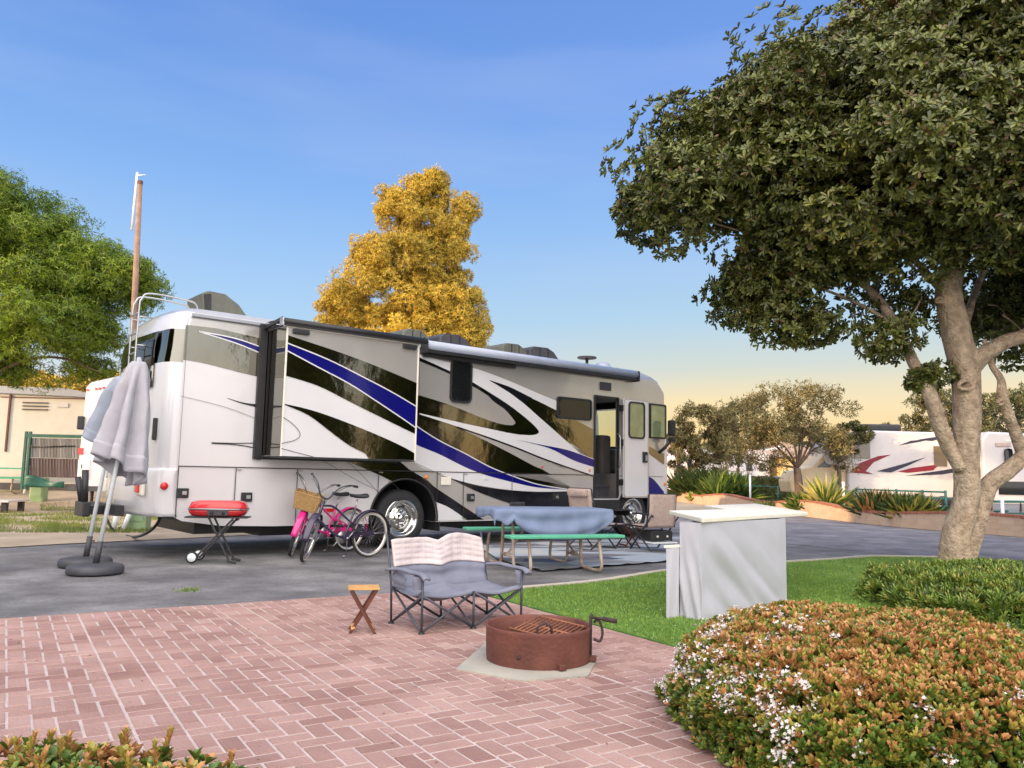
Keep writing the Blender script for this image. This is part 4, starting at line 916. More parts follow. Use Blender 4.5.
for y in (-.19, .19):
    w_ = MB().lathe([(.001, -.02), (.068, -.02), (.075, -.012), (.075, .012), (.068, .02), (.001, .02)], (-.26, y, .076), (0, -1, 0), 28).build('wheel', 'rubber', gt)
    MB().lathe([(.001, .026), (.052, .024), (.055, .015)], (-.26, y, .076), (0, -1, 0), 24).build('hub_cap', 'pole', w_)
for y in (-.15, .15): MB().box((.22, y, .02), (.12, .035, .035), rot=RY(.2), bev=.008).build('foot', 'black', gt)
# ---- picnic table
def lerp(a, b, t): return a*(1-t)+b*t
ex = Vector((.935, .355, 0)).normalized()
PB = gnd(516, 567.5)
tb_c = (Vector((.05, 9.87, 0))+Vector((1.365, 10.4, 0)))/2+Vector((-ex.y, ex.x, 0))*.72
pt = thing('picnic_table', 'green picnic table on rusty white tube legs draped with a blue cloth', 'picnic table', tb_c, math.atan2(ex.y, ex.x))
TL = 1.62
g = MB(); 
for k in range(3): g.box((0, -.24+k*.24, .745), (TL, .23, .038), bev=.008)
g.build('tabletop', 'green_ply', pt)
for y in (-.72, .72):
    g = MB(); g.box((0.0, y, .452), (TL-.06 if y < 0 else TL+.1, .235, .04), bev=.012); g.build('bench', 'green_ply', pt)
for x in (-.50, .46):
    for sg in (-1, 1):
        g = MB(); g.tube(smooth_pts([(x, sg*.16, .72), (x, sg*.19, .45), (x, sg*.22, .12), (x, sg*.28, .035), (x, sg*.42, .022), (x, sg*.70, .022), (x, sg*.79, .05), (x, sg*.80, .15), (x, sg*.72, .43)], 5), .021, 10); g.build('leg', 'rust_tube', pt)
    g = MB(); g.tube([(x, -.22, .16), (x, .22, .16)], .018, 8); g.box((x, 0, .17), (.05, .14, .05)); g.build('cross_bar', 'rust_tube', pt)
    MB().tube([(x, 0, .18), (x*.2, 0, .71)], .014, 8).build('brace', 'rust_tube', pt)
# tablecloth: drawn over the top, swag hanging at the front
def cloth(a, b):
    x = -TL/2-.03+a*(TL+.06); tt = b*1.0
    L_top = .74
    fr_h = .10+.28*math.sin(math.pi*min(1, max(0, (a-.14)/.86)))**.6*(1 if a > .14 else 0)
    if a < .16: fr_h = .10+.10*math.exp(-((a-.10)/.05)**2)
    s_ = b*(L_top+fr_h)
    if s_ < L_top: y = .37-s_; z = .772+.004*noise.noise(Vector((x*5, y*5, 0)))
    else:
        h = s_-L_top; arcv = h/max(.02, fr_h)*1.0; fold = (.055*math.sin(arcv*9+a*3)*math.sin(math.pi*a)+.030*math.sin(a*38+arcv*2)*(1-math.sin(math.pi*a)*.6))*min(1, h*8); y = -.385-.02*math.sin(min(1, h*8)*1.57)-fold*.6-.05*h; z = .768-h
        z += -.02*math.sin(math.pi*a)*min(1, h*5)
    if a < .045: q_ = (.045-a)/.045; x = -TL/2-.012-.012*q_+.01*math.sin(y*22)*q_; z -= .11*q_+.02*math.sin(y*9)*q_
    return (x, y, z)
tc_ = MB(); tc_.grid(cloth, 70, 46)
tcl = tc_.build('tablecloth', 'tcloth'); tcl.matrix_world = Matrix.Translation(tb_c) @ Matrix.Rotation(math.atan2(ex.y, ex.x), 4, 'Z'); solidify(tcl, .006)
tag(tcl, 'blue grey cloth spread over the picnic table with a swag hanging down', 'tablecloth')
# ---- rug
rugp = [gnd(541, 571.5), gnd(672, 561), gnd(700, 543), gnd(668, 531), gnd(478, 548), gnd(503, 561.5)]
rc = sum(rugp, Vector())/6
M['rug'] = mat('patterned_outdoor_rug', (.20, .20, .22), .9, .1, 5, bump=.3, bscale=150)
nt = M['rug'].node_tree; Nn_ = nt.nodes; Ln = nt.links
tcn = Nn_.new('ShaderNodeTexCoord'); mpn = Nn_.new('ShaderNodeMapping'); mpn.inputs['Rotation'].default_value = (0, 0, R(35)); mpn.inputs['Scale'].default_value = (1.1, 2.6, 1); Ln.new(tcn.outputs['Object'], mpn.inputs[0])
vor = Nn_.new('ShaderNodeTexVoronoi'); vor.feature = 'F1'; vor.inputs['Scale'].default_value = .85; Ln.new(mpn.outputs[0], vor.inputs['Vector'])
crn = Nn_.new('ShaderNodeValToRGB'); crn.color_ramp.interpolation = 'CONSTANT'; e = crn.color_ramp.elements; e[0].position = 0; e[0].color = (.15, .15, .17, 1); e[1].position = .28; e[1].color = (.38, .43, .48, 1)
for p, c_ in ((.42, (.24, .25, .27, 1)), (.55, (.45, .46, .46, 1)), (.62, (.05, .07, .14, 1)), (.70, (.34, .39, .45, 1))): x = e.new(p); x.color = c_
sx_ = Nn_.new('ShaderNodeSeparateColor'); Ln.new(vor.outputs['Color'], sx_.inputs[0])
Ln.new(sx_.outputs[0], crn.inputs[0]); Ln.new(crn.outputs[0], Nn_['Principled BSDF'].inputs['Base Color'])
g = MB(); nn_ = 40
a_, b_, c_, d_ = gnd(503, 561.5), gnd(672, 561), gnd(706, 540), gnd(476, 546)
front = lambda t: (gnd(498, 560).lerp(gnd(541, 571.5), t/.26) if t < .26 else gnd(541, 571.5).lerp(gnd(690, 560), (t-.26)/.74))
back = lambda t: gnd(476, 545).lerp(gnd(705, 536), t)
def rugf(a, b):
    p = front(a).lerp(back(a), b)-rc; return (p.x, p.y, .012+.010*max(0, noise.noise((p+rc)*2.5))+(.012*max(0, math.sin(a*60)) if b == 0 else 0))
g.grid(rugf, 80, 30); ro = g.build('outdoor_rug', 'rug', loc=rc); solidify(ro, .006); tag(ro, 'grey and pale blue patterned outdoor rug under the picnic table', 'rug')
# ---- tan lounge chairs
def lounge(loc, rz, lab, name='lounge_chair', backz=.95, tilt=.30, seat_len=.50, foot=True, legs='black'):
    t = thing(name, lab, 'lounge chair', loc, rz, 'tan sling lounge chairs by the entry door'); w_ = .27
    # local: faces +x
    g = MB()
    bk = [(-.12, .40), (-.12-math.tan(tilt)*(backz-.40), backz)]
    g.grid(lambda a, b: (lerp(bk[0][0], bk[1][0], b)-.03*math.sin(b*math.pi), -w_+a*2*w_, lerp(bk[0][1], bk[1][1], b)), 8, 14); bb = g.build('backrest', 'tan', t); solidify(bb, .025)
    g = MB(); g.grid(lambda a, b: (-.12+seat_len*b, -w_+a*2*w_, .40-.03*math.sin(b*3.1)+.02*b), 8, 10); solidify(g.build('seat', 'tan', t), .025)
    if foot: g = MB(); g.grid(lambda a, b: (-.12+seat_len+.38*b, -w_+a*2*w_, .41+.02*b-.05*b*b), 8, 8); solidify(g.build('leg_rest', 'tan', t), .022)
    g = MB()
    for y in (-w_-.015, w_+.015):
        g.tube([(bk[1][0], y, backz), (bk[0][0], y, .40), (-.12+seat_len+(.38 if foot else 0), y, .41)], .013, 8)
        g.tube([(-.28, y, .0), (.34, y, .44)], .013, 8); g.tube([(.34, y, .0), (-.26, y, .60)], .013, 8)
        g.tube([(-.28, y, .60), (-.28, y, .56)], .013, 8)
    g.tube([(-.28, -w_, .015), (-.28, w_, .015)], .013, 8); g.tube([(.34, -w_, .015), (.34, w_, .015)], .013, 8); g.tube([(bk[1][0], -w_, backz), (bk[1][0], w_, backz)], .013, 8)
    g.build('frame', legs, t)
    for y in (-w_-.05, w_+.05): MB().box((.0, y, .61), (.42, .05, .03), bev=.012).build('armrest', 'black', t)
    return t
c1 = lounge(gnd(590, 549), R(38), 'tan lounge chair behind the picnic table, seen from its side', tilt=.22, backz=1.0)
MB().box((-.30, 0, .93), (.09, .44, .12), rot=RY(-.2), bev=.04).build('head_pillow', 'tan', c1)
c2 = lounge(gnd(656, 551), R(118), 'tan lounge chair standing between the side table and the bar counter, its back turned', tilt=.10, backz=.93, foot=False, seat_len=.42)
g = MB(); g.box((.02, 0, .26), (.36, .44, .16), bev=.02); g.build('storage_pouch', 'black', c2)
for y in (-.10, .10): MB().box((-.17, y, .25), (.015, .03, .03), bev=.004).build('buckle', 'cream', c2)
MB().box((-.05, 0, .15), (.4, .5, .022), bev=.006).build('lower_tray', 'pole', c2)
# ---- bar counter
bz = .87
tp = [gnd(*p, bz) for p in ((669, 510.5), (702, 518), (808, 512), (756, 503.5), (704.5, 505.3), (728, 509.2))]
c1_ = gnd(702, 622); c2_ = gnd(787, 603); c0_ = gnd(680, 619)
bt = thing('bar_counter', 'outdoor bar with cream top wrapped in a pale grey wrinkled cover', 'bar counter', c1_)
Lb = loc_of(bt)
g = MB(); g.prism([Lb(p)-Vector((0, 0, .042)) for p in tp], (0, 0, .042)); f = g.build('counter_top', 'cream', bt); bv = f.modifiers.new('b', 'BEVEL'); bv.width = .008; bv.segments = 2; bv.limit_method = 'ANGLE'
e1 = (c2_-c1_).normalized(); len1 = (c2_-c1_).length; n1 = Vector((e1.y, -e1.x, 0)); e2 = (c0_-c1_).normalized(); len2 = (c0_-c1_).length; n2 = Vector((-e2.y, e2.x, 0))
if n2.dot(e1) > 0: n2 = -n2
def front_panel(a, b):
    s_ = a*len1; z = .005+b*(bz-.05); top_pull = (1-b)
    wr = .018*max(0, math.sin((a*3.2+b*2.4)*3.3))*(1-abs(b-.35))*(.5+.5*top_pull)+.010*math.sin((a*1.3+b*1.1)*13)*top_pull+.022*noise.noise(Vector((a*1.8+b*2.2, b*1.0-a*.8, 3)))
    wr += .02*math.exp(-((a+b*.62-.62)/.05)**2)*top_pull-.016*math.exp(-((a+b*.8-.95)/.05)**2)*top_pull+.014*math.exp(-((a+b*.45-.33)/.035)**2)*top_pull
    return e1*s_+n1*(wr*1.7)*min(1, a*10)*min(1, (1-a)*10)+Vector((0, 0, z))
def left_panel(a, b):
    s_ = a*len2; z = .005+b*(bz-.05); wr = .014*math.sin((a*1.6-b*1.3)*8)*(1-b)+.010*noise.noise(Vector((a*3, b*4, 8)))
    return e2*s_+n2*wr*min(1, a*10)+Vector((0, 0, z))
g = MB(); g.grid(front_panel, 60, 40); g.grid(left_panel, 24, 30)
far = c2_-c1_+(c0_-c1_)*1.0
g.add([c2_-c1_, far, far+Vector((0, 0, bz-.045)), c2_-c1_+Vector((0, 0, bz-.045)), c0_-c1_, c0_-c1_+Vector((0, 0, bz-.045))], [(0, 1, 2, 3), (1, 4, 5, 2)])
g.build('cover', 'cover', bt)
g = MB(); q1 = gnd(667, 620)-c1_; q2 = c0_-c1_+e2*.0; dq = (q1-q2); zz = .60; nb = e1*.5
def low(a, b):
    p = q2+dq*a; wr = .008*math.sin(a*9+b*4); return p+n2*(.012+wr)+Vector((0, 0, .005+b*zz))
g.grid(low, 12, 16); qq = [q2+n2*.012, q1+n2*.012, q1+n2*.012+nb, q2+n2*.012+nb]
g.add([v+Vector((0, 0, .005)) for v in qq]+[v+Vector((0, 0, .005+zz)) for v in qq], [(4, 5, 6, 7), (1, 2, 6, 5), (2, 3, 7, 6)]); g.build('low_shelf_cover', 'cover', bt)
g = MB(); g.prism([v+Vector((0, 0, zz+.006)) for v in (q2+n2*.02, q1+n2*.02-(-dq.normalized())*.02, q1+nb+dq.normalized()*.02, q2+nb)], (0, 0, .02)); g.build('low_shelf', 'cream', bt)
g = MB(); hem = []
g.grid(lambda a, b: Vector(front_panel(a, 0))+n1*.004+Vector((0, 0, b*.03)), 60, 2); g.build('hem', 'cream', bt)
# ---- bicycles
def bicycle(rear, front, lab, cf, cd, steer, lean, basket=False, seath=.86, hbar=1.02, gripc='black'):
    dv = (front-rear); wb = 1.06; t = thing('bicycle', lab, 'bicycle', rear, math.atan2(dv.y, dv.x)); t.rotation_euler = (lean, 0, math.atan2(dv.y, dv.x)); Rw = .325
    def wh(par, cx):
        w_ = bpy.data.objects.new('wheel', None); COL.objects.link(w_); w_.parent = par; w_.location = (cx, 0, Rw)
        MB().tube([(math.cos(2*math.pi*k/40)*(Rw-.024), 0, math.sin(2*math.pi*k/40)*(Rw-.024)) for k in range(40)], .024, 10, closed=True).build('tyre', 'rubber', w_)
        g = MB()
        for y in (-.017, .017): g.lathe([(Rw-.050, y*1.0), (Rw-.022, y*1.42)], (0, 0, 0), (0, 1, 0), 40)
        g.build('sidewall', 'whitewall', w_)
        MB().lathe([(Rw-.046, -.014), (Rw-.058, -.012), (Rw-.058, .012), (Rw-.046, .014)], (0, 0, 0), (0, 1, 0), 40).build('rim', 'chrome', w_)
        g = MB()
        for k in range(28):
            a = 2*math.pi*k/28; s_ = 1 if k % 2 else -1; g.tube([(math.cos(a+.5*s_)*.02, .025*s_, math.sin(a+.5*s_)*.02), (math.cos(a)*(Rw-.056), 0, math.sin(a)*(Rw-.056))], .0013, 4)
        g.build('spokes', 'steel', w_)
        MB().lathe([(.001, -.04), (.02, -.04), (.012, -.02), (.012, .02), (.02, .04), (.001, .04)], (0, 0, 0), (0, 1, 0), 12).build('hub', 'steel', w_)
        return w_
    wh(t, 0)
    bb = Vector((.44, 0, .29)); st = Vector((.30, 0, .66)); ht = Vector((.84, 0, .74)); hb = Vector((.90, 0, .56))
    g = MB(); TT = lambda pts, r=.016: g.tube(smooth_pts(pts, 5) if len(pts) > 2 else pts, r, 9)
    TT([ht, (.66, 0, .72), (.46, 0, .58), (.30, 0, .47), (.02, 0, Rw)], .015); TT([hb, (.72, 0, .42), (.58, 0, .33), bb], .018); TT([st, (.38, 0, .46), bb], .016); TT([ht+Vector((-.01, 0, .06)), hb+Vector((.01, 0, -.03))], .021)
    for y in (-.045, .045): TT([bb, (.2, y, .30), (0, y, Rw)], .009); TT([(.30, 0, .50), (.14, y, .43), (0, y, Rw)], .009)
    g.build('frame', cf, t)
    g = MB(); g.tube([st, st+Vector((-.04, 0, seath-.70))], .012, 8); g.build('seat_post', 'steel', t)
    sc_ = st+Vector((-.06, 0, seath-.66))
    def sad(a, b):
        th = b*2*math.pi; L_ = a; wdt = lerp(.115, .022, min(1, L_*1.25)**.7)*math.sqrt(max(.0, 1-(1-min(1, (L_+.04)*5))**2)) if L_ < .2 else lerp(.115, .022, min(1, L_*1.25)**.7)
        if L_ > .93: wdt *= .7
        return (sc_.x-.13+L_*.28, math.cos(th)*wdt, sc_.z+math.sin(th)*.032*(1-.3*L_)+.012*(L_-.4)**2*4)
    g = MB(); g.grid(sad, 14, 16); g.build('saddle', 'black', t)
    def fender(par, cx, a0, a1, m):
        g = MB(); g.grid(lambda a, b: (cx+math.cos(lerp(a0, a1, a))*(Rw+.022-.012*abs(b-.5)*2), (b-.5)*.092, Rw+math.sin(lerp(a0, a1, a))*(Rw+.022-.012*abs(b-.5)*2)), 24, 5); f = g.build('fender', m, par); solidify(f, .003)
        g = MB()
        for y in (-.035, .035): g.tube([(cx, y, Rw), (cx+math.cos(a1*.93)*(Rw+.01), y, Rw+math.sin(a1*.93)*(Rw+.01))], .003, 5)
        g.build('fender_stay', 'steel', par)
    fender(t, 0, R(25), R(190), cd)
    g = MB(); g.prism([(.50, .055, .30), (.47, .055, .365), (.40, .055, .385), (0, .055, .355), (-.03, .055, .335), (0, .055, .315), (.38, .055, .32), (.44, .055, .25), (.48, .055, .25)], (0, .012, 0)); g.prism([(.49, -.067, .29), (.47, -.067, .37), (.40, -.067, .39), (0, -.067, .37), (-.03, -.067, .33), (0, -.067, .29), (.42, -.067, .22), (.48, -.067, .23)], (0, .012, 0)) if 0 else None
    g.build('chain_guard', cd, t)
    g = MB(); g.lathe([(.001, -.003), (.085, -.003), (.085, .003), (.001, .003)], bb+Vector((0, -.05, 0)), (0, 1, 0), 24); g.tube([bb+Vector((0, -.08, 0)), bb+Vector((.12, -.08, -.12))], .008, 6); g.tube([bb+Vector((0, .08, 0)), bb+Vector((-.12, .08, .12))], .008, 6); g.tube([bb+Vector((0, -.08, 0)), bb+Vector((0, .08, 0))], .014, 8); g.build('crank', 'steel', t)
    for s_ in (1, -1): MB().box(bb+Vector((.12*s_, -.125*s_, -.12*s_)), (.09, .085, .025), bev=.005).build('pedal', 'black', t)
    g = MB(); g.tube([(.36, -.04, .27), (.28, -.14, .02)], .008, 6); g.tube([(.28, -.14, .02), (.33, -.155, .006)], .008, 6); g.build('kickstand', 'steel', t)
    # steering assembly, turned about the head tube
    ax = (ht-hb).normalized(); p0 = hb
    SM = Matrix.Translation(p0) @ Matrix.Rotation(steer, 4, ax) @ Matrix.Translation(-p0)
    wf_ = wh(t, wb); wf_.matrix_local = SM @ Matrix.Translation((wb, 0, Rw))
    g = MB(); lo_ = hb+Vector((.015, 0, -.03))
    for y in (-.05, .05): g.tube(smooth_pts([hb+Vector((.01, y*.6, -.03)), (.955, y, .46), (1.0, y, .38), (wb, y, Rw)], 4), .011, 8)
    g.tube([hb+Vector((.01, -.045, -.03)), hb+Vector((.01, .045, -.03))], .015, 8); fk = g.build('fork', cf, t); fk.matrix_local = SM
    q = ht+ax*.10
    g = MB(); g.tube([ht, q], .013, 8)
    for s_ in (-1, 1): g.tube(smooth_pts([q, q+Vector((.05, .06*s_, .03)), q+Vector((.05, .15*s_, .19)), q+Vector((-.05, .26*s_, .25)), q+Vector((-.28, .32*s_, .22))], 5), .011, 8)
    hbv = g.build('handlebar', 'tube' if basket is False else 'steel', t); hbv.matrix_local = SM
    for s_ in (-1, 1): MB().tube([q+Vector((-.18, .30*s_, .235)), q+Vector((-.31, .325*s_, .215))], .018, 10).build('grip', gripc, hbv)
    g = MB(); g.tube(smooth_pts([q+Vector((-.12, .28, .24)), q+Vector((.10, .2, .2)), q+Vector((.13, .05, .0)), hb+Vector((.05, 0, 0))], 5), .0035, 5); g.tube(smooth_pts([q+Vector((-.12, -.28, .24)), q+Vector((.10, -.2, .22)), q+Vector((.14, -.03, .02)), hb+Vector((.05, 0, 0))], 5), .0035, 5); g.build('brake_cable', 'black', hbv)
    g = MB(); a0, a1 = R(20), R(160)
    g.grid(lambda a, b: (wb+math.cos(lerp(R(5), R(165), a))*(Rw+.022-.012*abs(b-.5)*2), (b-.5)*.092, Rw+math.sin(lerp(R(5), R(165), a))*(Rw+.022-.012*abs(b-.5)*2)), 24, 5); f = g.build('fender', cd, t); solidify(f, .003); f.matrix_local = SM
    if basket:
        g = MB(); c_ = Vector((1.04, 0, .80)); bw, bl, bh = .19, .13, .23
        for (sx_, sy_) in ((1, 0), (-1, 0), (0, 1), (0, -1)):
            def wall(a, b, sx_=sx_, sy_=sy_):
                k = .80+.20*b; u_ = (a-.5)*2; x = c_.x+(sx_*bl if sx_ else u_*bl)*k; y = c_.y+(sy_*bw if sy_ else u_*bw)*k; wv_ = .005*math.sin(a*60)*math.cos(b*40); return (x+sx_*wv_, y+sy_*wv_, c_.z-bh/2+bh*b)
            g.grid(wall, 30, 20)
        g.box((c_.x, 0, c_.z-bh/2+.005), (bl*1.6, bw*1.6, .012)); bk = g.build('basket', 'wicker', t); solidify(bk, .01); bk.matrix_local = SM
        g = MB(); g.tube([(c_.x+sx_*bl, sy_*bw, c_.z+bh/2) for sx_, sy_ in ((1, 1), (1, -1), (-1, -1), (-1, 1))], .011, 8, closed=True); g.build('basket_rim', 'wicker', bk)
    return t
bicycle(gnd(368, 557), gnd(318, 561), 'dark plum beach bicycle in front, leaning on its kickstand beside the pink bicycle', 'plum', 'plum', R(44), R(-3))
bicycle(gnd(347, 551), gnd(290, 556), 'pink beach bicycle with a wicker basket, standing behind the plum bicycle', 'magenta', 'magenta', R(44), R(-4), basket=True)
# ================================================================== VEGETATION
def root(name, label, cat, loc, group=None): return thing(name, label, cat, loc, 0, group)
def limb(mb, pts, r0, r1, n=5, seg=12, wob=.0, m=0):
    p = smooth_pts(pts, n); k = len(p)
    if wob: p = [q+Vector((noise.noise(q*1.7), noise.noise(q*1.7+Vector((5, 0, 0))), 0))*wob for q in p]
    mb.tube(p, [lerp(r0, r1, i/(k-1))*(1+.06*noise.noise(p[i]*3)) for i in range(k)], seg, m=m)
# ---- the big tree on the right
bt0 = gnd(963, 572)
bigt = root('ficus_tree', 'large broadleaf tree with pale forked trunk and dense dark crown at the right edge', 'tree', bt0); lo = -bt0
M['bark2'] = mat('mottled_pale_bark', (.64, .50, .36), .9, 0, 9, c2=(.33, .24, .165), bump=1., bscale=26, detail=12)
M['bark2'].node_tree.nodes['Bump'].inputs['Distance'].default_value = .06
ntb = M['bark2'].node_tree
Yb = bt0.y
g = MB()
def P(px, py, dy=0.): return at(px, py, Yb+dy)
def trunk(pts, rad, seg=22, lob=.12, sd=0):
    ps = smooth_pts(pts, 8); n = len(ps); rr_ = []
    for i in range(n):
        t = i/(n-1)*(len(rad)-1); k = min(int(t), len(rad)-2); rr_.append(lerp(rad[k], rad[k+1], t-k))
    o0 = len(g.v); g.tube(ps, rr_, seg)
    for i in range(n):
        for k in range(seg):
            v = Vector(g.v[o0+i*seg+k]); c_ = ps[i]; d_ = v-c_; a = math.atan2(d_.y, d_.x)
            f = .84+lob*.5*math.sin(3*a+sd+c_.z*.5)+lob*noise.noise(Vector((math.cos(a)*1.2, math.sin(a)*1.2, c_.z*1.3+sd)))+.05*noise.noise(Vector((math.cos(a)*4, math.sin(a)*4, c_.z*5+sd)))
            g.v[o0+i*seg+k] = tuple(c_+d_*f)
trunk([bt0+Vector((-.04, 0, -.1)), P(957, 540), P(966, 500), P(967, 450), P(967, 400), P(964, 365), P(955, 330), P(948, 290), P(957, 255), P(975, 200), P(985, 140)], [.285, .23, .205, .21, .215, .235, .215, .20, .20, .16, .10])
trunk([bt0+Vector((.06, .16, -.1)), P(974, 530, .15), P(982, 500, .2), P(990, 482, .2), P(1008, 469, .2), P(1026, 450, .2), P(1050, 400, .3), P(1070, 320, .3)], [.16, .15, .145, .14, .13, .12, .11, .08], sd=3)
trunk([P(966, 372), P(982, 356), P(1005, 342), P(1030, 333), P(1070, 300), P(1110, 250)], [.17, .15, .12, .115, .10, .07], seg=16, sd=5)
trunk([P(962, 470, -.05), P(948, 445), P(938, 420), P(930, 395), P(916, 368, .1), P(895, 325, .3), P(870, 290, .5), P(835, 265, .6)], [.12, .125, .12, .115, .10, .09, .07, .04], seg=14, sd=7)
trunk([P(1022, 452, .2), P(1012, 425, .1), P(1003, 400), P(1001, 380), P(992, 365), P(984, 340, .1)], [.10, .085, .09, .06, .05, .04], seg=12, sd=9)
for a, b, c_, r in ((P(950, 300), P(900, 250), P(800, 215, -.4), .07), (P(957, 255), P(900, 190, -.6), P(830, 120, -.8), .08), (P(975, 200), P(1000, 120, -.5), P(1000, 20, -.6), .10), (P(895, 325, .3), P(850, 300, .3), P(770, 270, .2), .04), (P(870, 290, .5), P(840, 240, .8), P(760, 230, 1.), .04), (P(1030, 333), P(1080, 330, .5), P(1130, 280, 1.), .07), (P(960, 340), P(980, 280, 1.), P(1010, 230, 2.), .08)):
    trunk([a, b, c_], [r, r*.7, r*.25], seg=8)
for (x, y, r) in ((966, 385, .10), (940, 300, .05), (1001, 402, .05)):
    c_ = P(x, y, -.20 if x == 966 else -.1)
    for k in range(1): g.tube([(c_.x+math.cos(a)*r, c_.y+.02*math.sin(a*2), c_.z+math.sin(a)*r*.6) for a in [2*math.pi*q/16 for q in range(16)]], .028, 8, closed=True)
def ell(px, py, dy, rx, ry, rz): c_ = P(px, py, dy); return (c_[:], (rx, ry, rz))
els = [(ell(674, 192, .0, .82, 1.0, .66), 40), (ell(726, 162, -.1, 1.1, 1.5, 1.0), 84), (ell(800, 128, -.2, 1.45, 1.9, 1.15), 145), (ell(893, 105, -.3, 1.75, 2.2, 1.35), 200), (ell(880, 185, -.6, 1.7, 2.2, 1.1), 170),
       (ell(990, 90, -.4, 2.2, 3.0, 2.0), 270), (ell(1015, 195, -1.2, 1.6, 1.5, .75), 120), (ell(1100, 120, .3, 2.4, 3.2, 2.4), 230), (ell(786, 238, .3, .85, 1.2, .75), 46), (ell(765, 295, .8, .6, .8, .5), 30), (ell(800, 325, .6, .45, .5, .25), 10),
       (ell(870, 250, .6, .8, 1., .36), 18), (ell(912, 300, .5, .35, .5, .2), 6), (ell(930, 380, .1, .16, .2, .2), 4), (ell(885, 338, .1, .35, .4, .18), 7), (ell(1000, 300, 2.0, 1.1, 1.0, .6), 34), (ell(1090, 290, 1.6, 1.4, 1.6, .9), 60), (ell(1015, 350, 1.0, .3, .4, .16), 7), (ell(1150, 260, -1., 1.2, 1.6, .9), 30), (ell(985, 0, 0., 1.9, 2.2, 1.3), 110), (ell(1060, -60, 0., 2.6, 2.8, 1.4), 120)]
C_ = np.concatenate([in_ell(n, e[0], e[1]) for e, n in els]); 
C_ = C_[rng.random(len(C_)) < .60]; Rr = rng.uniform(.30, .55, len(C_)); Rr[C_[:, 2] < 2.9] *= .5
Pp, Nn = clump_pts(C_, Rr, 56, .80, .65, .62)
print('crown whorls', len(Pp))
cc0 = np.array(P(960, 130)); outw = nrm(Pp-cc0); Nn = nrm(Nn+outw*.45)
k = 7
bs, dv_, nv_, ln_, wd_ = whorls(Pp, Nn, k, .108, .040, .98, .2)
mi = (rng.random(len(bs)) < .07).astype(int); zrel = np.repeat(Pp[:, 2], k); mi[(zrel > 7.6) & (rng.random(len(bs)) < .4)] = 1
leaf_mesh('crown', bs, dv_, nv_, ln_, wd_, mi, ['leafA', 'leafA2'], bigt, curl=.10, loc=lo, obo=True)
# twigs hanging in the crown gaps
for i in range(60):
    c_ = Vector(C_[rng.integers(len(C_))]); q = c_.lerp(P(950, 260), .35)+Vector((random.uniform(-.3, .3),)*3); g.tube(smooth_pts([q, q.lerp(c_, .5)+Vector((random.uniform(-.1, .1), 0, random.uniform(-.12, .12))), c_], 4), [.016]*4+[.01]*4+[.005], 5)
bigtrunk = g.build('trunk', 'bark2', bigt, loc=lo)
# ---- low hedges
def hedge(name, label, c, rx, ry, h, n, ln, wd, mats, probs, seed=0, power=3., flowers=None, fn=None, tilt=.55, k=7, clear=.0, upb=.8):
    """rosettes over a super-ellipsoid shell, several layers deep"""
    rt = root(name, label, 'shrub', (c[0], c[1], 0.)); lo = Vector((-c[0], -c[1], 0))
    th = rng.uniform(0, 2*math.pi, n); pw = 2/power; side_f = rng.random(n) < h*2.6/(h*2.6+(rx+ry)*.5)
    tz = rng.random(n); rr_ = np.sqrt(rng.random(n)); zz = np.where(side_f, tz*.93, (1-rr_**power)**(1/power)); rr_ = np.where(side_f, (1-(tz*.93)**power)**(1/power), rr_)
    ct, st = np.cos(th), np.sin(th); pl = 2/2.5; cx_ = np.sign(ct)*np.abs(ct)**pl; cy_ = np.sign(st)*np.abs(st)**pl
    sg = np.stack([cx_*rr_, cy_*rr_, zz], 1)
    bump = np.array([noise.noise(Vector((*(v*3.1), ))+Vector((seed, 0, 0)))*.10+noise.noise(Vector((*(v*8.), ))+Vector((seed, 0, 0)))*.06 for v in sg])
    depth = 1-rng.random(n)**2.*.18
    f = (depth*(1+bump))[:, None]; P_ = np.array(c)+sg*np.array([rx, ry, h])*f; P_[:, 2] = np.maximum(P_[:, 2], .03)
    No = nrm(nrm(np.sign(sg)*np.abs(sg)**(power-1)/np.array([rx, ry, h]))+np.array([0, 0, upb])+rng.normal(0, .25, (n, 3)))
    bs, dv, nv, L_, W_ = whorls(P_, No, k, ln, wd, tilt, .2)
    pr = probs(P_, depth, sg); r = rng.random(n); mi = (r > pr[:, 0]).astype(int)+(r > pr[:, 1]).astype(int); mi = np.repeat(mi, k)
    mi = np.where(rng.random(len(mi)) < .15, rng.integers(0, 3, len(mi)), mi)
    leaf_mesh('foliage', bs, dv, nv, L_, W_, mi, mats, rt, curl=.05, loc=lo, obo=True)
    g = MB()
    for i in range(90):
        v = P_[rng.integers(n)]; b = np.array([lerp(c[0], v[0], .5), lerp(c[1], v[1], .5), 0.0]); g.tube([b, (b+v)/2+rng.normal(0, .03, 3), v], [.009, .006, .003], 5)
    g.build('branches', 'twig', rt, loc=lo)
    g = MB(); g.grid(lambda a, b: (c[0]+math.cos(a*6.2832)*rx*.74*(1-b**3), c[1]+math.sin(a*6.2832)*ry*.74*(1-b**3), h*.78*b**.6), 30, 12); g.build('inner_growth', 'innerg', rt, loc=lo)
    return rt, P_, No, lo
def pr1(P_, depth, sg):
    a = .06+.55*np.clip((P_[:, 2]-.2)/.24, 0, 1)*np.clip((depth-.85)/.1, 0, 1); b = a+(1-a)*.5*np.clip((P_[:, 2]-.0)/.35, .2, 1); return np.stack([a, b], 1)
hc = (1.80, 3.98, 0.0)
rt, P_, No, lo = hedge('flowering_hedge', 'low hedge of orange tipped leaves with white blossoms in front of the bar counter', hc, .96, 1.0, .525, 24000, .041, .0145, ['h_or', 'h_ol', 'h_gr'], pr1, 3, k=7, tilt=.5)
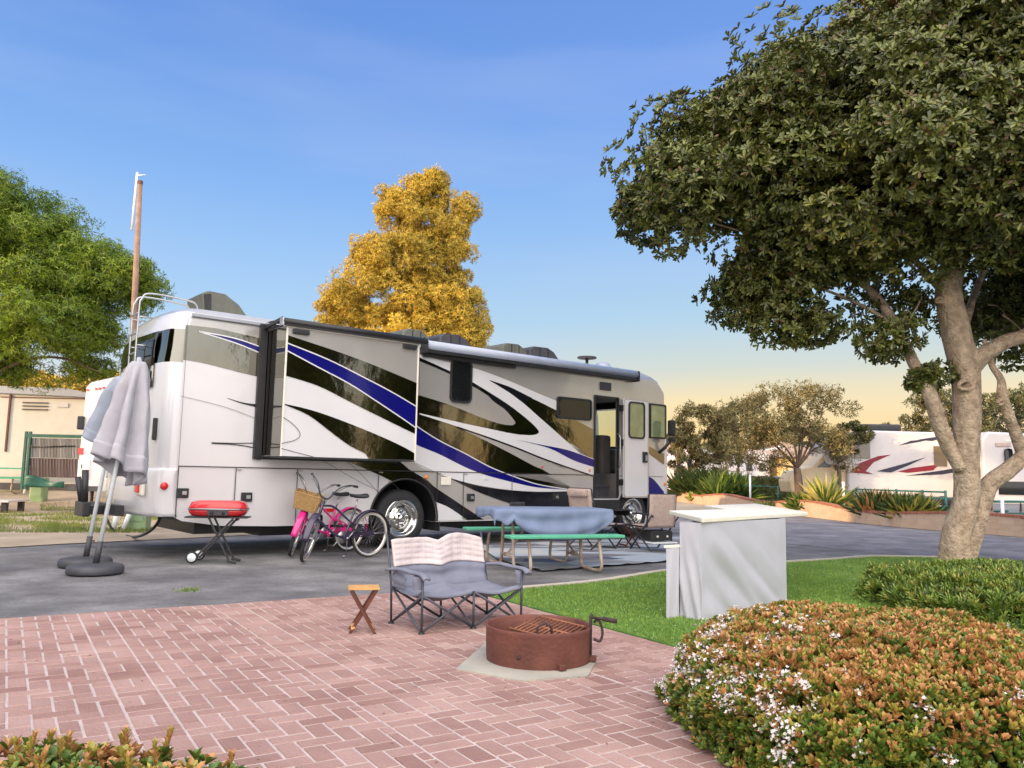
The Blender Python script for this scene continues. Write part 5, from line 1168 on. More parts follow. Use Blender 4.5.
# second lobe running out of the frame
# blossoms: clusters of small star flowers
def blossoms(P_, No, rt, lo, sel, per=16, name='blossoms'):
    Pc = P_[sel]; Nc = No[sel]; n = len(Pc)
    pts = Pc[:, None]+Nc[:, None]*.022+rng.normal(0, .017, (n, per, 3)); nn = nrm(Nc[:, None]+rng.normal(0, .4, (n, per, 3)))
    bs, dv, nv, L_, W_ = whorls(pts.reshape(-1, 3), nn.reshape(-1, 3), 5, .0115, .008, 1.1, .15)
    o = leaf_mesh(name, bs, dv, nv, L_, W_, np.zeros(len(bs), int), ['petal'], rt, curl=-.1, hexa=False, loc=lo); o['kind'] = 'stuff'
pxy = []
for v in P_:
    d_ = Vector(v)-CAM; dd = d_.dot(fwd); pxy.append((512+F*d_.dot(right)/dd, 384-F*d_.dot(up)/dd))
pxy = np.array(pxy)
dens = np.array([noise.noise(Vector((v[0]*5, v[1]*5, v[2]*5))) for v in P_])
leftness = np.clip((850-pxy[:, 0])/150, 0, 1)*np.clip((pxy[:, 1]-612)/20, 0, 1)*(P_[:, 2] > .06)
rightn = np.clip((P_[:, 0]-2.3)/.3, 0, 1)*.4
lowf = .16*(P_[:, 1] < 3.5)*(P_[:, 2] < .4)
prob = np.clip(leftness*1.0+rightn*.6+lowf, 0, 1)*(dens > -.02)*.17
sel = np.where(rng.random(len(P_)) < prob)[0]; print('blossom clusters', len(sel))
blossoms(P_, No, rt, lo, sel)
# bright green shrub behind, right
def pr2(P_, depth, sg): a = np.full(len(P_), .72); return np.stack([a, a+.2], 1)
hedge('green_shrub', 'spreading green narrow-leaved shrub around the foot of the big tree', (5.35, 7.9, 0.), 1.75, 1.35, .38, 7500, .085, .015, ['green_sh', 'strap', 'h_ol'], pr2, 9, k=7, tilt=.6, upb=.7)
# bottom-left shrub near the camera
def pr3(P_, depth, sg):
    nz = np.array([noise.noise(Vector(v*4)) for v in P_]); a = .22+.45*(nz > .05)*(P_[:, 2] > .15); return np.stack([a, a+.15], 1)
rt3, P3, N3, lo3 = hedge('corner_shrub', 'leafy shrub with reddish new shoots at the bottom left corner', (-1.52, 2.40, 0.), 1.08, .42, .34, 1500, .045, .021, ['h_or', 'h_ol', 'h_gr'], pr3, 5, k=7, tilt=.7, power=2.4)
# shoots standing above it
bsP = []; bsN = []; g = MB()
for i in range(150):
    v = P3[rng.integers(len(P3))]
    if v[2] < .12: continue
    hgt = random.uniform(.02, .085); tip = v+np.array([random.uniform(-.02, .02), random.uniform(-.02, .02), hgt]); g.tube([(lerp(-1.52, v[0], .35), lerp(2.40, v[1], .35), 0), v-np.array([0, 0, .05]), tip], [.004, .0035, .002], 5)
    for q in np.linspace(.25, 1, 6): bsP.append(v+(tip-v)*q); bsN.append([0, 0, 1.])
g.build('shoots', 'twig', rt3, loc=lo3)
bs, dv, nv, L_, W_ = whorls(np.array(bsP), nrm(np.array(bsN)+rng.normal(0, .1, (len(bsP), 3))), 5, .032, .011, .5, .15)
leaf_mesh('young_leaves', bs, dv, nv, L_, W_, rng.integers(0, 2, len(bs)), ['h_or', 'h_ol'], rt3, curl=.0, loc=lo3)
# ---- crowns of distant trees
def crown(name, rt, lo, els, per, ln, wd, mats, p2=.2, rlo=.35, rhi=.7, k=4, tilt=.9, upb=.3, flat=.8, dens=1., seed=0, leafn=None, droop=0., curl=.1):
    C_ = np.concatenate([in_ell(int(n*dens), c, r) for c, r, n in els]); Rr = rng.uniform(rlo, rhi, len(C_)); Pp, Nn = clump_pts(C_, Rr, per, .5, upb, flat)
    bs, dv, nv, L_, W_ = whorls(Pp, Nn, k, ln, wd, tilt, .3)
    if droop: dv = nrm(dv+np.array([0, 0, -droop]))
    mi = (rng.random(len(bs)) < p2).astype(int); leaf_mesh('crown', bs, dv, nv, L_, W_, mi, mats, rt, curl=curl, hexa=False, loc=lo); return C_
def tree_trunk(rt, lo, base, forks, r=.2, m='dbark'):
    g = MB()
    for pts, ra, rb in forks: limb(g, pts, ra, rb, 5, 10, .04)
    g.build('trunk', m, rt, loc=lo)
# left feathery tree
def E(px, py, Y, rx, ry, rz, n): return (at(px, py, Y)[:], (rx, ry, rz), n)
b = at(-40, 495, 21); b.z = 0.1; rt = root('feathery_tree', 'bright green feathery tree at the left edge behind the beige trailer', 'tree', b); lo = -b
els = [E(15, 230, 21, 1.6, 2.2, 1.25, 70), E(-60, 230, 21, 2.4, 2.5, 2.2, 120), E(60, 265, 21, 1.5, 2., 1.2, 70), E(105, 285, 21, 1.1, 1.5, .9, 42), E(135, 280, 21, .55, .8, .55, 14), E(30, 320, 20.5, 1.7, 2., .9, 60), E(90, 330, 21, .9, 1.5, .55, 24), E(-50, 330, 21, 2.2, 2., 1.3, 80), E(15, 372, 22, 1.0, 1., .35, 9), E(85, 372, 22, .7, .9, .30, 7)]
CL = crown('crown', rt, lo, els, 80, .14, .030, ['leafL', 'leafDg'], .14, .35, .62, k=5, tilt=1.2, upb=.2, droop=.35, curl=.25)
bp_ = lambda px, py, Y=21: at(px, py, Y)
tree_trunk(rt, lo, b, [([b, bp_(-38, 400), bp_(-35, 340)], .32, .2), ([bp_(-35, 340), bp_(0, 305), bp_(30, 300), bp_(70, 270)], .14, .03), ([bp_(-38, 380), bp_(10, 345), bp_(60, 325), bp_(100, 330), bp_(118, 345)], .10, .02), ([bp_(-36, 370), bp_(-20, 300), bp_(0, 240)], .15, .04), ([bp_(-38, 390), bp_(20, 362), bp_(60, 358), bp_(100, 372)], .06, .015), ([bp_(10, 345), bp_(30, 330), bp_(40, 310)], .05, .02)])
# cypress, sunlight gold put into its needle colour
b = at(405, 480, 36); b.z = 0; rt = root('sunlit_cypress', 'tall sunlit conifer with sun gold put into its leaf colour, rising behind the motorhome', 'tree', b); lo = -b
els = [E(432, 192, 36, .75, .8, .85, 22), E(388, 202, 36, .75, .8, .75, 16), E(410, 198, 36, .8, .8, .8, 18), E(446, 238, 36, 1.2, 1.2, 1.0, 26), E(375, 252, 36, 1.1, 1.1, .9, 20), E(425, 182, 36, .6, .6, .5, 12), E(415, 225, 36, 1.8, 1.8, 1.2, 50), E(458, 210, 36, .8, .8, .7, 16), E(405, 262, 36, 2.5, 2.5, 1.3, 85), E(450, 262, 36, 1.2, 1.5, 1.3, 30), E(390, 300, 36, 3., 2.8, 1.4, 110), E(340, 303, 36, 1.0, 1.3, .65, 18), E(450, 300, 36, 1.6, 2., 1.3, 44), E(410, 340, 36, 3.3, 3., 1.6, 110), E(465, 335, 36, 1.2, 2, 1.3, 40), E(350, 322, 36, 1.5, 1.6, .7, 26), E(412, 400, 36, 3.2, 3., 2., 60)]
crown('crown', rt, lo, els, 80, .17, .034, ['leafC', 'leafDg'], .14, .26, .52, k=6, tilt=.9, upb=.15, droop=.1, flat=1.)
tree_trunk(rt, lo, b, [([b, at(408, 300, 36), at(425, 200, 36)], .4, .06)])
# trees beyond the wall
def far_tree(px0, px1, ytop, ybot, Y, tx, label, mats, n=60, sparse=1., base=None, ln=.16, per=34, name='park_tree', stems=3, grp='trees beyond the brick wall', thin=False):
    b = at(tx, 490, Y); b.z = 0; rt = root(name, label, 'tree', b, grp); lo = -b
    cx = (px0+px1)/2; s_ = Y/800; rx = (px1-px0)/2*s_; H_ = (ybot-ytop)*s_; els = []
    for i in range(14):
        u_ = -.8+1.6*((i*.618) % 1); v_ = random.uniform(.2, .86); hh = H_*(1-.35*u_*u_)
        c_ = at(cx+u_*(px1-px0)/2, ybot-v_*(ybot-ytop)*(1-.35*u_*u_), Y+random.uniform(-1, 1)*rx*.4); els.append((c_[:], (rx*.30, rx*.33, H_*.17), int(n/14)))
    C_ = crown('crown', rt, lo, els, per, ln, ln*.3, mats, .25, .18*rx/2, .36*rx/2, k=4, tilt=1., upb=.3)
    fk = at(tx, ybot+6, Y); forks = [([b, fk.lerp(b, .4)+Vector((.05, 0, 0)), fk], .05*rx+.05, .035*rx+.04)]
    ex_ = [(at(random.uniform(px0+8, px1-8), random.uniform(ybot-18, ybot+4), Y+random.uniform(-.5, 1.5))[:], (rx*.2, rx*.2, H_*.07), 5) for _ in range(5)]
    tp_ = [(at(cx+u_*(px1-px0)/2, ytop+8+(ybot-ytop)*.33*u_*u_, Y)[:], (rx*.22, rx*.22, H_*.10), 5) for u_ in (-.75, -.5, -.25, 0, .25, .5, .75)]
    crown('lower_leaves', rt, lo, ex_+tp_, int(per*.5), ln*.9, ln*.28, mats, .3, .2*rx/2, .4*rx/2, k=3, tilt=1., upb=.3)
    for i in range(stems*4):
        c_ = Vector(C_[rng.integers(len(C_))]); mid = fk.lerp(c_, .5)+Vector((random.uniform(-.2, .2), random.uniform(-.2, .2), random.uniform(-.1, .2))); forks.append(([fk, mid, c_], .020*rx, .006))
    tree_trunk(rt, lo, b, forks); return rt
far_tree(722, 858, 384, 462, 29, 797, 'spreading umbrella-shaped tree with forked trunk behind the brick wall', ['leafD', 'leafDg'], n=96, per=46, ln=.14)
far_tree(830, 872, 418, 458, 30, 838, 'small low-hanging tree against the yellow motorhome cab', ['leafDg', 'leafD'], n=30, ln=.13)
far_tree(668, 735, 402, 470, 44, 690, 'greyish bushy tree next to the motorhome nose', ['leafD', 'leafDg'], n=80, per=46, ln=.22)
far_tree(715, 770, 398, 462, 46, 738, 'reddish-topped thin tree between the bushy tree and the umbrella-shaped one', ['leafD', 'leafDg'], n=60, per=40, ln=.22)
far_tree(905, 1000, 388, 436, 60, 950, 'dark green tree showing behind the big trunk', ['leafDg', 'leafD'], n=54, per=40, ln=.3)
far_tree(985, 1080, 385, 440, 62, 1030, 'dark green tree at the right edge above the cream trailer', ['leafDg', 'leafD'], n=54, per=40, ln=.3)
far_tree(0, 60, 372, 392, 55, 30, 'golden tree top above the beige trailer roof', ['leafC', 'leafD'], n=36, per=30, ln=.3, grp='distant trees on the left')
far_tree(60, 130, 368, 396, 58, 95, 'golden and green tree far behind the white trailer', ['leafC', 'leafDg'], n=36, per=30, ln=.3, grp='distant trees on the left')
for i, (a_, b_, top_, Y_) in enumerate(((640, 700, 432, 95), (770, 850, 425, 100), (845, 915, 426, 90), (-60, 10, 430, 80), (100, 190, 430, 80), (180, 300, 420, 85))):
    far_tree(a_, b_, top_, 470, Y_, (a_+b_)/2, ['distant grey-green tree left of the park, behind the motorhome nose', 'distant tree behind the umbrella-shaped tree', 'distant low tree behind the yellow-cab motorhome roof', 'distant tree at the far left edge behind the beige trailer', 'distant tree behind the umbrellas', 'distant tree hidden behind the motorhome rear'][i], ['leafDg', 'leafD'], n=36, per=26, ln=.5, grp='distant trees on the horizon')
# strap-leaved plants behind the wall
def straps(name, label, px, py, Y, R_, h, n, mats, wd=.05, spread=1.1, cat='plant', grp='plants behind the brick wall', heads=1):
    b = at(px, py, Y); b.z = .12; rt = root(name, label, cat, b, grp); P0_ = []
    m_ = n*heads; hx = rng.uniform(-1, 1, (heads, 2))*R_*.7 if heads > 1 else np.zeros((1, 2)); idx = np.repeat(np.arange(heads), n)
    base = np.concatenate([hx[idx]+rng.normal(0, .05, (m_, 2)), np.zeros((m_, 1))], 1); th = rng.uniform(0, 6.28, m_); tl = rng.uniform(.05, spread, m_)
    d = np.stack([np.cos(th)*np.sin(tl), np.sin(th)*np.sin(tl), np.cos(tl)], 1); nv = np.stack([-np.cos(th)*np.cos(tl), -np.sin(th)*np.cos(tl), np.sin(tl)], 1)
    leaf_mesh('leaves', base, d, nv, h*rng.uniform(.7, 1.1, m_), np.full(m_, wd), rng.integers(0, len(mats), m_), mats, rt, curl=.16); return rt
straps('yucca_plant', 'pale yellow-green spiky yucca behind the brick wall', 826, 500, 27.5, .3, 1.35, 170, ['yucca', 'yucca', 'green_sh'], .09, 1.1)
straps('leafy_shrub', 'low dark green bush at the left foot of the spiky yucca', 803, 500, 28, .5, .75, 60, ['strap', 'green_sh'], .06, 1.1, 'shrub', heads=6)
straps('strap_leaf_shrub', 'dark strap-leaved shrub between the yucca and the big trunk, left half', 880, 508, 24, .6, .9, 70, ['strap', 'strap', 'h_or'], .07, 1.15, 'shrub', heads=8)
straps('strap_leaf_shrub', 'dark strap-leaved shrub with orange flower tips just left of the big trunk', 912, 514, 22.6, .7, .85, 70, ['strap', 'strap', 'h_ol'], .07, 1.15, 'shrub', heads=9)
straps('leafy_shrub', 'small bright green clump beside the white post behind the brick wall', 855, 506, 25.5, .2, .5, 60, ['green_sh'], .05, 1.1, 'plant', heads=2)
straps('dark_shrub', 'large dark green bush behind the wall, next to the motorhome nose', 700, 494, 41, 1.2, 1.7, 90, ['strap', 'strap', 'leafDg'], .10, 1.2, 'shrub', heads=12)
straps('dark_shrub', 'large dark green bush behind the wall, left of the white post', 727, 496, 38.5, .9, 1.5, 90, ['strap', 'strap', 'green_sh'], .10, 1.2, 'shrub', heads=12)
straps('leafy_shrub', 'light green sprig at the foot of the dark bushes on the wall', 693, 497, 39, .2, .5, 60, ['green_sh', 'yucca'], .06, 1.2, 'plant', heads=2)
straps('leafy_shrub', 'low yellow-green tufts on the wall right of the white post', 768, 500, 30, .5, .35, 60, ['green_sh', 'yucca'], .05, 1.3, 'plant', heads=4)
straps('weed_tuft', 'small green weed tuft growing at the patio edge', 183, 605.5, 7.2, .05, .045, 30, ['green_sh'], .006, 1.3, 'plant', grp=None, heads=3)
# ================================================================== BRICK WALL
M['wallb'] = mat('tan_wall_block', (.46, .32, .22), .9, 0, 2, c2=(.56, .42, .31), bump=.5, bscale=30, island=.6)
M['cap'] = mat('red_wall_cap', (.34, .13, .08), .85, .2, 4, bump=.5, bscale=30, island=.4)
wl = smooth_pts([gnd(668, 501), gnd(700, 504.5), gnd(740, 509), gnd(806, 516.5), gnd(870, 524), gnd(941, 530.6), gnd(1024, 537), gnd(1100, 544), gnd(1250, 558)], 14)
def wall_top(p, s_):
    return .385+.075*math.sin(s_*2*math.pi/7.6+1.1)+.004*(p.y-20)
gw = thing('brick_wall', 'long low curving wall of tan blocks with wavy red brick cap beside the road', 'wall', wl[60]); off_ = -wl[60]
g = MB(); gc = MB(); cum = 0; segs = []
for i in range(len(wl)-1): segs.append((cum, wl[i], wl[i+1])); cum += (wl[i+1]-wl[i]).length
def onwall(s_):
    s_ = max(0, min(cum-.001, s_)); 
    for c0, a, b in segs:
        L_ = (b-a).length
        if s_ <= c0+L_: return a.lerp(b, (s_-c0)/L_), (b-a).normalized()
    return wl[-1], (wl[-1]-wl[-2]).normalized()
row = 0
for r_ in range(5):
    z0_ = r_*.13; s_ = -(.2 if r_ % 2 else 0)
    while s_ < cum:
        a, da = onwall(s_+.006); b, db = onwall(s_+.394); s_ += .4
        na = Vector((-da.y, da.x, 0))*.08; nb_ = Vector((-db.y, db.x, 0))*.08
        ta = min(z0_+.124, wall_top(a, s_)-.0); tb2 = min(z0_+.124, wall_top(b, s_))
        if ta-z0_ < .01 or tb2-z0_ < .01: continue
        vs = [a-na, b-nb_, b+nb_, a+na]; g.add([v+Vector((0, 0, z0_)) for v in vs]+[vs[0]+Vector((0, 0, ta)), vs[1]+Vector((0, 0, tb2)), vs[2]+Vector((0, 0, tb2)), vs[3]+Vector((0, 0, ta))], [(0, 1, 5, 4), (1, 2, 6, 5), (2, 3, 7, 6), (3, 0, 4, 7), (4, 5, 6, 7)])
g.build('blocks', 'wallb', gw, loc=off_)
gm = MB(); s_ = 0
while s_ < cum-.2:
    a, da = onwall(s_); b, db = onwall(s_+.2); na = Vector((-da.y, da.x, 0))*.074; nb_ = Vector((-db.y, db.x, 0))*.074; za, zb = wall_top(a, s_+.2), wall_top(b, s_+.4)
    gm.add([a-na, b-nb_, b-nb_+Vector((0, 0, zb-.01)), a-na+Vector((0, 0, za-.01)), a+na, b+nb_, b+nb_+Vector((0, 0, zb-.01)), a+na+Vector((0, 0, za-.01))], [(0, 1, 2, 3), (4, 5, 6, 7), (3, 2, 6, 7)]); s_ += .2
gm.build('mortar', 'grout', gw, loc=off_)
s_ = 0
while s_ < cum:
    a, da = onwall(s_+.006); b, db = onwall(s_+.094); na = Vector((-da.y, da.x, 0))*.10; nb_ = Vector((-db.y, db.x, 0))*.10; za, zb = wall_top(a, s_+.1), wall_top(b, s_+.2); s_ += .1
    vs = [a-na+Vector((0, 0, za)), b-nb_+Vector((0, 0, zb)), b+nb_+Vector((0, 0, zb)), a+na+Vector((0, 0, za))]; gc.add(vs+[v+Vector((0, 0, .065)) for v in vs], [(0, 1, 5, 4), (1, 2, 6, 5), (2, 3, 7, 6), (3, 0, 4, 7), (4, 5, 6, 7)])
gc.build('brick_cap', 'cap', gw, loc=off_)
# planting bed behind the wall
bed = [p+Vector((.05, .05, 0)) for p in wl[::6]]; bed2 = [p+Vector((2.2, 1.2, 0)) for p in wl[::6]][::-1]
g = MB(); g.prism([p for p in bed+bed2], (0, 0, .14)); struct(g.build('planting_bed', 'soil'))
# ================================================================== FENCE AND POSTS
M['fgreen'] = mat('dark_green_paint', (.02, .12, .10), .45, .15, 6)
M['lgreen'] = mat('sage_green_plastic', (.24, .36, .19), .5, .1, 6)
def fence(pts, label, h=.95, rails=(.92, .5), r=.022, name='rail_fence', grp=None):
    c_ = sum(pts, Vector())/len(pts); c_.z = 0; t = thing(name, label, 'fence', c_, 0, grp); lo = -c_
    for zz in rails: MB().tube([p+Vector((0, 0, zz)) for p in pts], r, 8).build('rail', 'fgreen', t, loc=lo)
    for p in pts: MB().tube([p, p+Vector((0, 0, h))], r*1.5, 8).build('post', 'fgreen', t, loc=lo)
    return t
def G2(px, Y): p = at(px, 480, Y); p.z = 0; return p
fence([G2(722, 40), G2(778, 33.5), G2(845, 28.5)], 'green pipe rail fence behind the wall, left of the yucca', h=.98, rails=(.93,))
fence([G2(856, 27.5), G2(896, 25.8), G2(922, 24.8), G2(945, 24.2)], 'green pipe rail fence in front of the red striped motorhome', h=1.0, rails=(.95, .45), r=.026)
for px, Y, h_, lab in ((750, 34.5, 1.35, 'white post beside the dark bushes behind the wall'), (843, 27.2, 1.15, 'white post at the right side of the yucca'), (1001, 21.5, .75, 'short white post right of the big trunk')):
    p = G2(px, Y); t = thing('white_post', lab, 'post', p); MB().tube([(0, 0, 0), (0, 0, h_)], .045, 10).build('shaft', 'pole', t); MB().lathe([(.05, 0), (.05, .03), (.001, .05)], (0, 0, h_)).build('cap', 'pole', t)
# green picnic tables far
def far_table(p, rz, lab):
    t = thing('green_picnic_table', lab, 'picnic table', p, rz, 'green picnic tables on neighbouring sites')
    MB().box((0, 0, .74), (1.8, .7, .05)).build('tabletop', 'fgreen' if 'right' in lab else 'green_ply', t)
    for y in (-.7, .7): MB().box((0, y, .44), (1.8, .24, .05)).build('bench', 'fgreen' if 'right' in lab else 'green_ply', t)
    for x in (-.6, .6): MB().tube(smooth_pts([(x, -.7, .42), (x, -.75, .03), (x, -.1, .03), (x, 0, .7), (x, .1, .03), (x, .75, .03), (x, .7, .42)], 3), .025, 6).build('leg', 'rust_tube', t)
p = at(2, 490, 26); p.z = .35; far_table(p, .15, 'pale green picnic table at the left edge in front of the beige trailer')
p = G2(1005, 22.5); far_table(p, .4, 'dark green picnic table behind the wall at the right edge')
p = G2(940, 25.5); far_table(p, .2, 'dark green picnic table partly hidden left of the trunk, right of the shrubs')
# ================================================================== BACKGROUND VEHICLES AND BUILDINGS
M['rvw'] = mat('background_white', (.56, .53, .54), .35, .04, 2, coat=.3)
M['cream_wall'] = mat('beige_siding', (.55, .535, .49), .6, .05, 3)
M['winb'] = mat('bronze_window', (.12, .09, .05), .12, .2, 2, coat=.6)
M['maroon'] = mat('maroon_paint', (.20, .005, .02), .4, .1, 3)
M['navy'] = mat('navy_paint', (.02, .02, .05), .4, .1, 3)
M['sunlit_w'] = mat('sunlit_white_paint', (.74, .58, .36), .4, .05, 3, coat=.3)  # the low sun's yellow put into the cab's colour
def wheel_s(par, x, y, r, lo=None):
    w_ = MB().lathe([(.6*r, -.1), (.95*r, -.11), (r, -.07), (r, .07), (.95*r, .11), (.6*r, .1)], (x, y, r), (0, 1, 0), 24).build('tyre', 'rubber', par)
    MB().lathe([(.001, -.07), (.6*r, -.09), (.6*r, .09), (.001, .07)], (x, y, r), (0, 1, 0), 20).build('rim', 'steel', w_)
# red striped motorhome (class C), facing left; local x along length, y away from camera
Yc = 30.0; s_ = Yc/800
o = at(905, 484, Yc); o.z = 0
cr_ = thing('striped_motorhome', 'white motorhome with maroon and navy swooshes and a sunlit cab with the sun yellow put into its paint behind the wall', 'motorhome', o, R(-7))
def X(px): return (px-905)*s_
def Z(py, px=905): return 1.2+(483-py)*s_
W_ = 2.4
g = MB(); g.prism([(X(850), 0, .75), (X(985), 0, .65), (X(985), 0, Z(433)), (X(868), 0, Z(431)), (X(838), 0, Z(436)), (X(828), 0, Z(448)), (X(830), 0, Z(466)), (X(850), 0, Z(468))], (0, W_, 0)); f = g.build('body', 'rvw', cr_); bv = f.modifiers.new('b', 'BEVEL'); bv.width = .08; bv.segments = 3
g = MB(); g.prism([(X(797), .15, .75), (X(853), .15, .75), (X(853), .15, Z(447)), (X(835), .15, Z(448)), (X(818), .15, Z(468)), (X(800), .15, Z(473)), (X(795), .15, 1.2)], (0, W_-.3, 0)); f = g.build('cab', 'sunlit_w', cr_); bv = f.modifiers.new('b', 'BEVEL'); bv.width = .06; bv.segments = 3
MB().prism([(X(835), .13, Z(458)), (X(822), .13, Z(469)), (X(835), .13, Z(469))], (0, .02, 0)).build('cab_window', 'glass', cr_)
MB().box((X(845), .12, Z(464)), (.45, .03, .5), bev=.01).build('door_window', 'glass', cr_)
MB().box((X(860), -.02, Z(452)), (.95, .04, .55), bev=.01).build('window', 'winb', cr_)
MB().box((X(939), -.02, Z(456)), (.45, .04, .75), bev=.01).build('window', 'winb', cr_)
g = MB(); q = lambda pts: [(X(a), -.012, Z(b)) for a, b in pts]
for m_, pts in ((0, [(853, 473), (863, 464), (880, 457), (893, 455), (876, 463), (868, 472), (875, 475), (858, 474)]), (1, [(878, 472), (905, 464), (926, 457), (908, 466), (892, 473)]), (0, [(898, 472), (912, 468), (938, 464), (932, 470), (908, 473)]), (1, [(900, 446), (912, 441), (932, 439), (920, 442)]), (1, [(918, 440), (935, 437), (945, 437), (932, 441)]), (1, [(905, 476), (940, 470), (980, 462), (980, 466), (940, 474)])):
    g.add(q(pts), [list(t) for t in tessellate_polygon([[Vector(v) for v in q(pts)]])], m_)
g.build('side_graphics', ['maroon', 'navy'], cr_)
MB().box((X(979), -.03, Z(459)), (.32, .03, .30)).build('red_panel', 'maroon', cr_)
for px in (878, 900): g = MB(); g.box((X(px), 1.2, Z(430)+.12), (.9, .6, .28), bev=.08); g.build('roof_air_conditioner', 'black', cr_)
wheel_s(cr_, X(815), .15, .38); wheel_s(cr_, X(940), .1, .38)
MB().box((X(900), .06, .55), (3.6, .1, .3)).build('underbody', 'black', cr_)
# cream trailer right of the trunk
o = at(1030, 484, 27.5); o.z = 0; t = thing('cream_trailer', 'cream travel trailer with a dark rounded window at the right edge', 'trailer', o, R(-4)); s2 = 27.5/800
x2 = lambda px: (px-1030)*s2; z2 = lambda py: 1.2+(485-py)*s2
g = MB(); g.prism([(x2(986), 0, .55), (x2(1110), 0, .55), (x2(1110), 0, z2(436)), (x2(992), 0, z2(432)), (x2(986), 0, z2(440))], (0, 2.4, 0)); f = g.build('body', 'rvw', t); bv = f.modifiers.new('b', 'BEVEL'); bv.width = .07; bv.segments = 3
MB().box((x2(1010), -.02, z2(457)), (.24, .04, .56), bev=.10).build('window', 'glass', t); MB().box((x2(1006), -.02, z2(445)), (.5, .03, .12)).build('awning_arm', 'tan', t)
MB().box((x2(1020), -.02, z2(488)), (1.4, .03, .45)).build('baggage_opening', 'glass', t); wheel_s(t, x2(1060), .1, .36)
MB().box((x2(1045), -.012, z2(441)), (2.5, .02, .05)).build('roof_strip', 'cream', t)
# beige trailer on the left
o = at(20, 466, 27); o.z = .35; t = thing('beige_trailer', 'beige park trailer with louvred vents and a brown corner trim at the left edge', 'trailer', o, R(2)); s3 = 27/800
x3 = lambda px: (px-20)*s3; z3 = lambda py: .85+(465-py)*s3
g = MB(); g.prism([(x3(-140), 0, .25), (x3(82), 0, .25), (x3(82), 0, z3(394)), (x3(60), 0, z3(391)), (x3(-140), 0, z3(389))], (0, 2.6, 0)); g.build('wall', 'cream_wall', t)
g = MB(); g.prism([(x3(-145), -.12, z3(390)), (x3(84), -.12, z3(396)), (x3(84), -.12, z3(392)), (x3(60), -.12, z3(387.5)), (x3(-145), -.12, z3(385))], (0, 2.9, 0)); g.build('roof', 'roofgrey', t)
MB().box((x3(5), -.02, (z3(395)+z3(452))/2), (.06, .05, z3(395)-z3(452))).build('corner_trim', 'dwood', t)
for k in range(3): MB().box((x3(30), -.02, z3(402.5+k*3.4)), (.85, .04, .035)).build('vent_louvre', 'dgrey', t)
MB().box((x3(57), -.015, z3(404.5)), (.36, .03, .13)).build('hatch', 'rvw', t); MB().box((x3(-40), -.03, z3(430)), (1.2, .04, .9)).build('window', 'glass', t)
MB().box((x3(-20), .05, .12), (7.4, .1, .3)).build('skirting', 'dgrey', t); g = MB(); g.box((x3(38), -.012, z3(397.5)), (2.9, .02, .03)); g.build('drip_rail', 'dwood', t)
# green framed slatted screen in front of it
o = at(50, 488, 24.5); o.z = .12; t = thing('slatted_screen', 'dark green framed screen of grey slats left of the white trailer', 'screen', o); s4 = 24.5/800; x4 = lambda px: (px-50)*s4; z4 = lambda py: 1.08+(465-py)*s4
for px in (22, 26): MB().box((x4(px), 0, z4(460)), (.07, .07, 1.75)).build('post', 'fgreen', t)
MB().box((x4(51), 0, z4(435.5)), (1.75, .08, .10)).build('rail', 'fgreen', t)
M['slat'] = mat('grey_slat', (.15, .15, .16), .7, 0, 3, c2=(.33, .33, .36), island=.9); M['slat2'] = mat('dark_slat', (.06, .035, .04), .7, 0, 3, c2=(.15, .11, .13), island=.9)
g = MB(); k = 0
while k < 34: g.box((x4(26.5+k*1.5), .04+.02*(k % 2), z4(447.5)), (.040, .02, .60), rot=RY(-.12)); k += 1
g.build('upper_slats', 'slat', t)
g = MB(); k = 0
while k < 34: g.box((x4(26.5+k*1.5), .03+.02*(k % 2), z4(467)), (.040, .02, .58), rot=RY(-.12)); k += 1
g.build('lower_slats', 'slat2', t)
g = MB(); g.grid(lambda a, b: (x4(26+40*a), -.12-.06*math.sin(a*9)*b, z4(486)+(.33-.18*a+.05*math.sin(a*7))*b), 16, 4); solidify(g.build('green_tarp', 'fgreen', t), .02)
g = MB(); g.tube([(x4(26), -.02, z4(447)), (x4(72), -.02, z4(445))], .02, 6); g.build('hose', 'black', t)
# white trailer seen from behind
o = at(98, 480, 20.5); o.z = 0; t = thing('white_trailer', 'tall white trailer rear with small red marker lights, left of the umbrellas', 'trailer', o, R(8)); s5 = 20.5/800; x5 = lambda px: (px-98)*s5; z5 = lambda py: 1.2+(466-py)*s5
g = MB(); g.prism([(x5(78), 0, z5(487)), (x5(132), 0, z5(487)), (x5(132), 0, z5(370)), (x5(112), 0, z5(374)), (x5(84), 0, z5(382)), (x5(80), 0, z5(387))], (0, 5.5, 0)); f = g.build('body', 'white', t); bv = f.modifiers.new('b', 'BEVEL'); bv.width = .05; bv.segments = 3
for px, py in ((82, 390), (90, 388.5), (93.5, 388), (97, 387), (105, 385.5)): MB().box((x5(px), -.02, z5(py)), (.06, .03, .04)).build('marker_light', 'red_lens', t)
MB().box((x5(80), -.02, z5(451)), (.11, .04, .16)).build('tail_lamp', 'red_lens', t); MB().box((x5(78), -.0, z5(423)), (.16, .2, .34), bev=.03, rot=RZ(.2)).build('side_mirror', 'black', t)
MB().box((x5(84), -.012, z5(469)), (.28, .02, .5)).build('baggage_door', 'white', t); MB().box((x5(100), -.05, z5(487.5)), (1.4, .25, .12)).build('bumper', 'dgrey', t); MB().box((x5(82), -.02, z5(466)), (.02, .02, .1)).build('latch', 'black', t)
MB().box((x5(107), -.012, z5(430)), (.10, .02, 2.6)).build('corner_strip', 'awn_grey', t)
for x in (x5(85), x5(125)): MB().tube([(x, .6, 0), (x, .6, z5(487))], .05, 8).build('stabiliser_jack', 'dgrey', t)
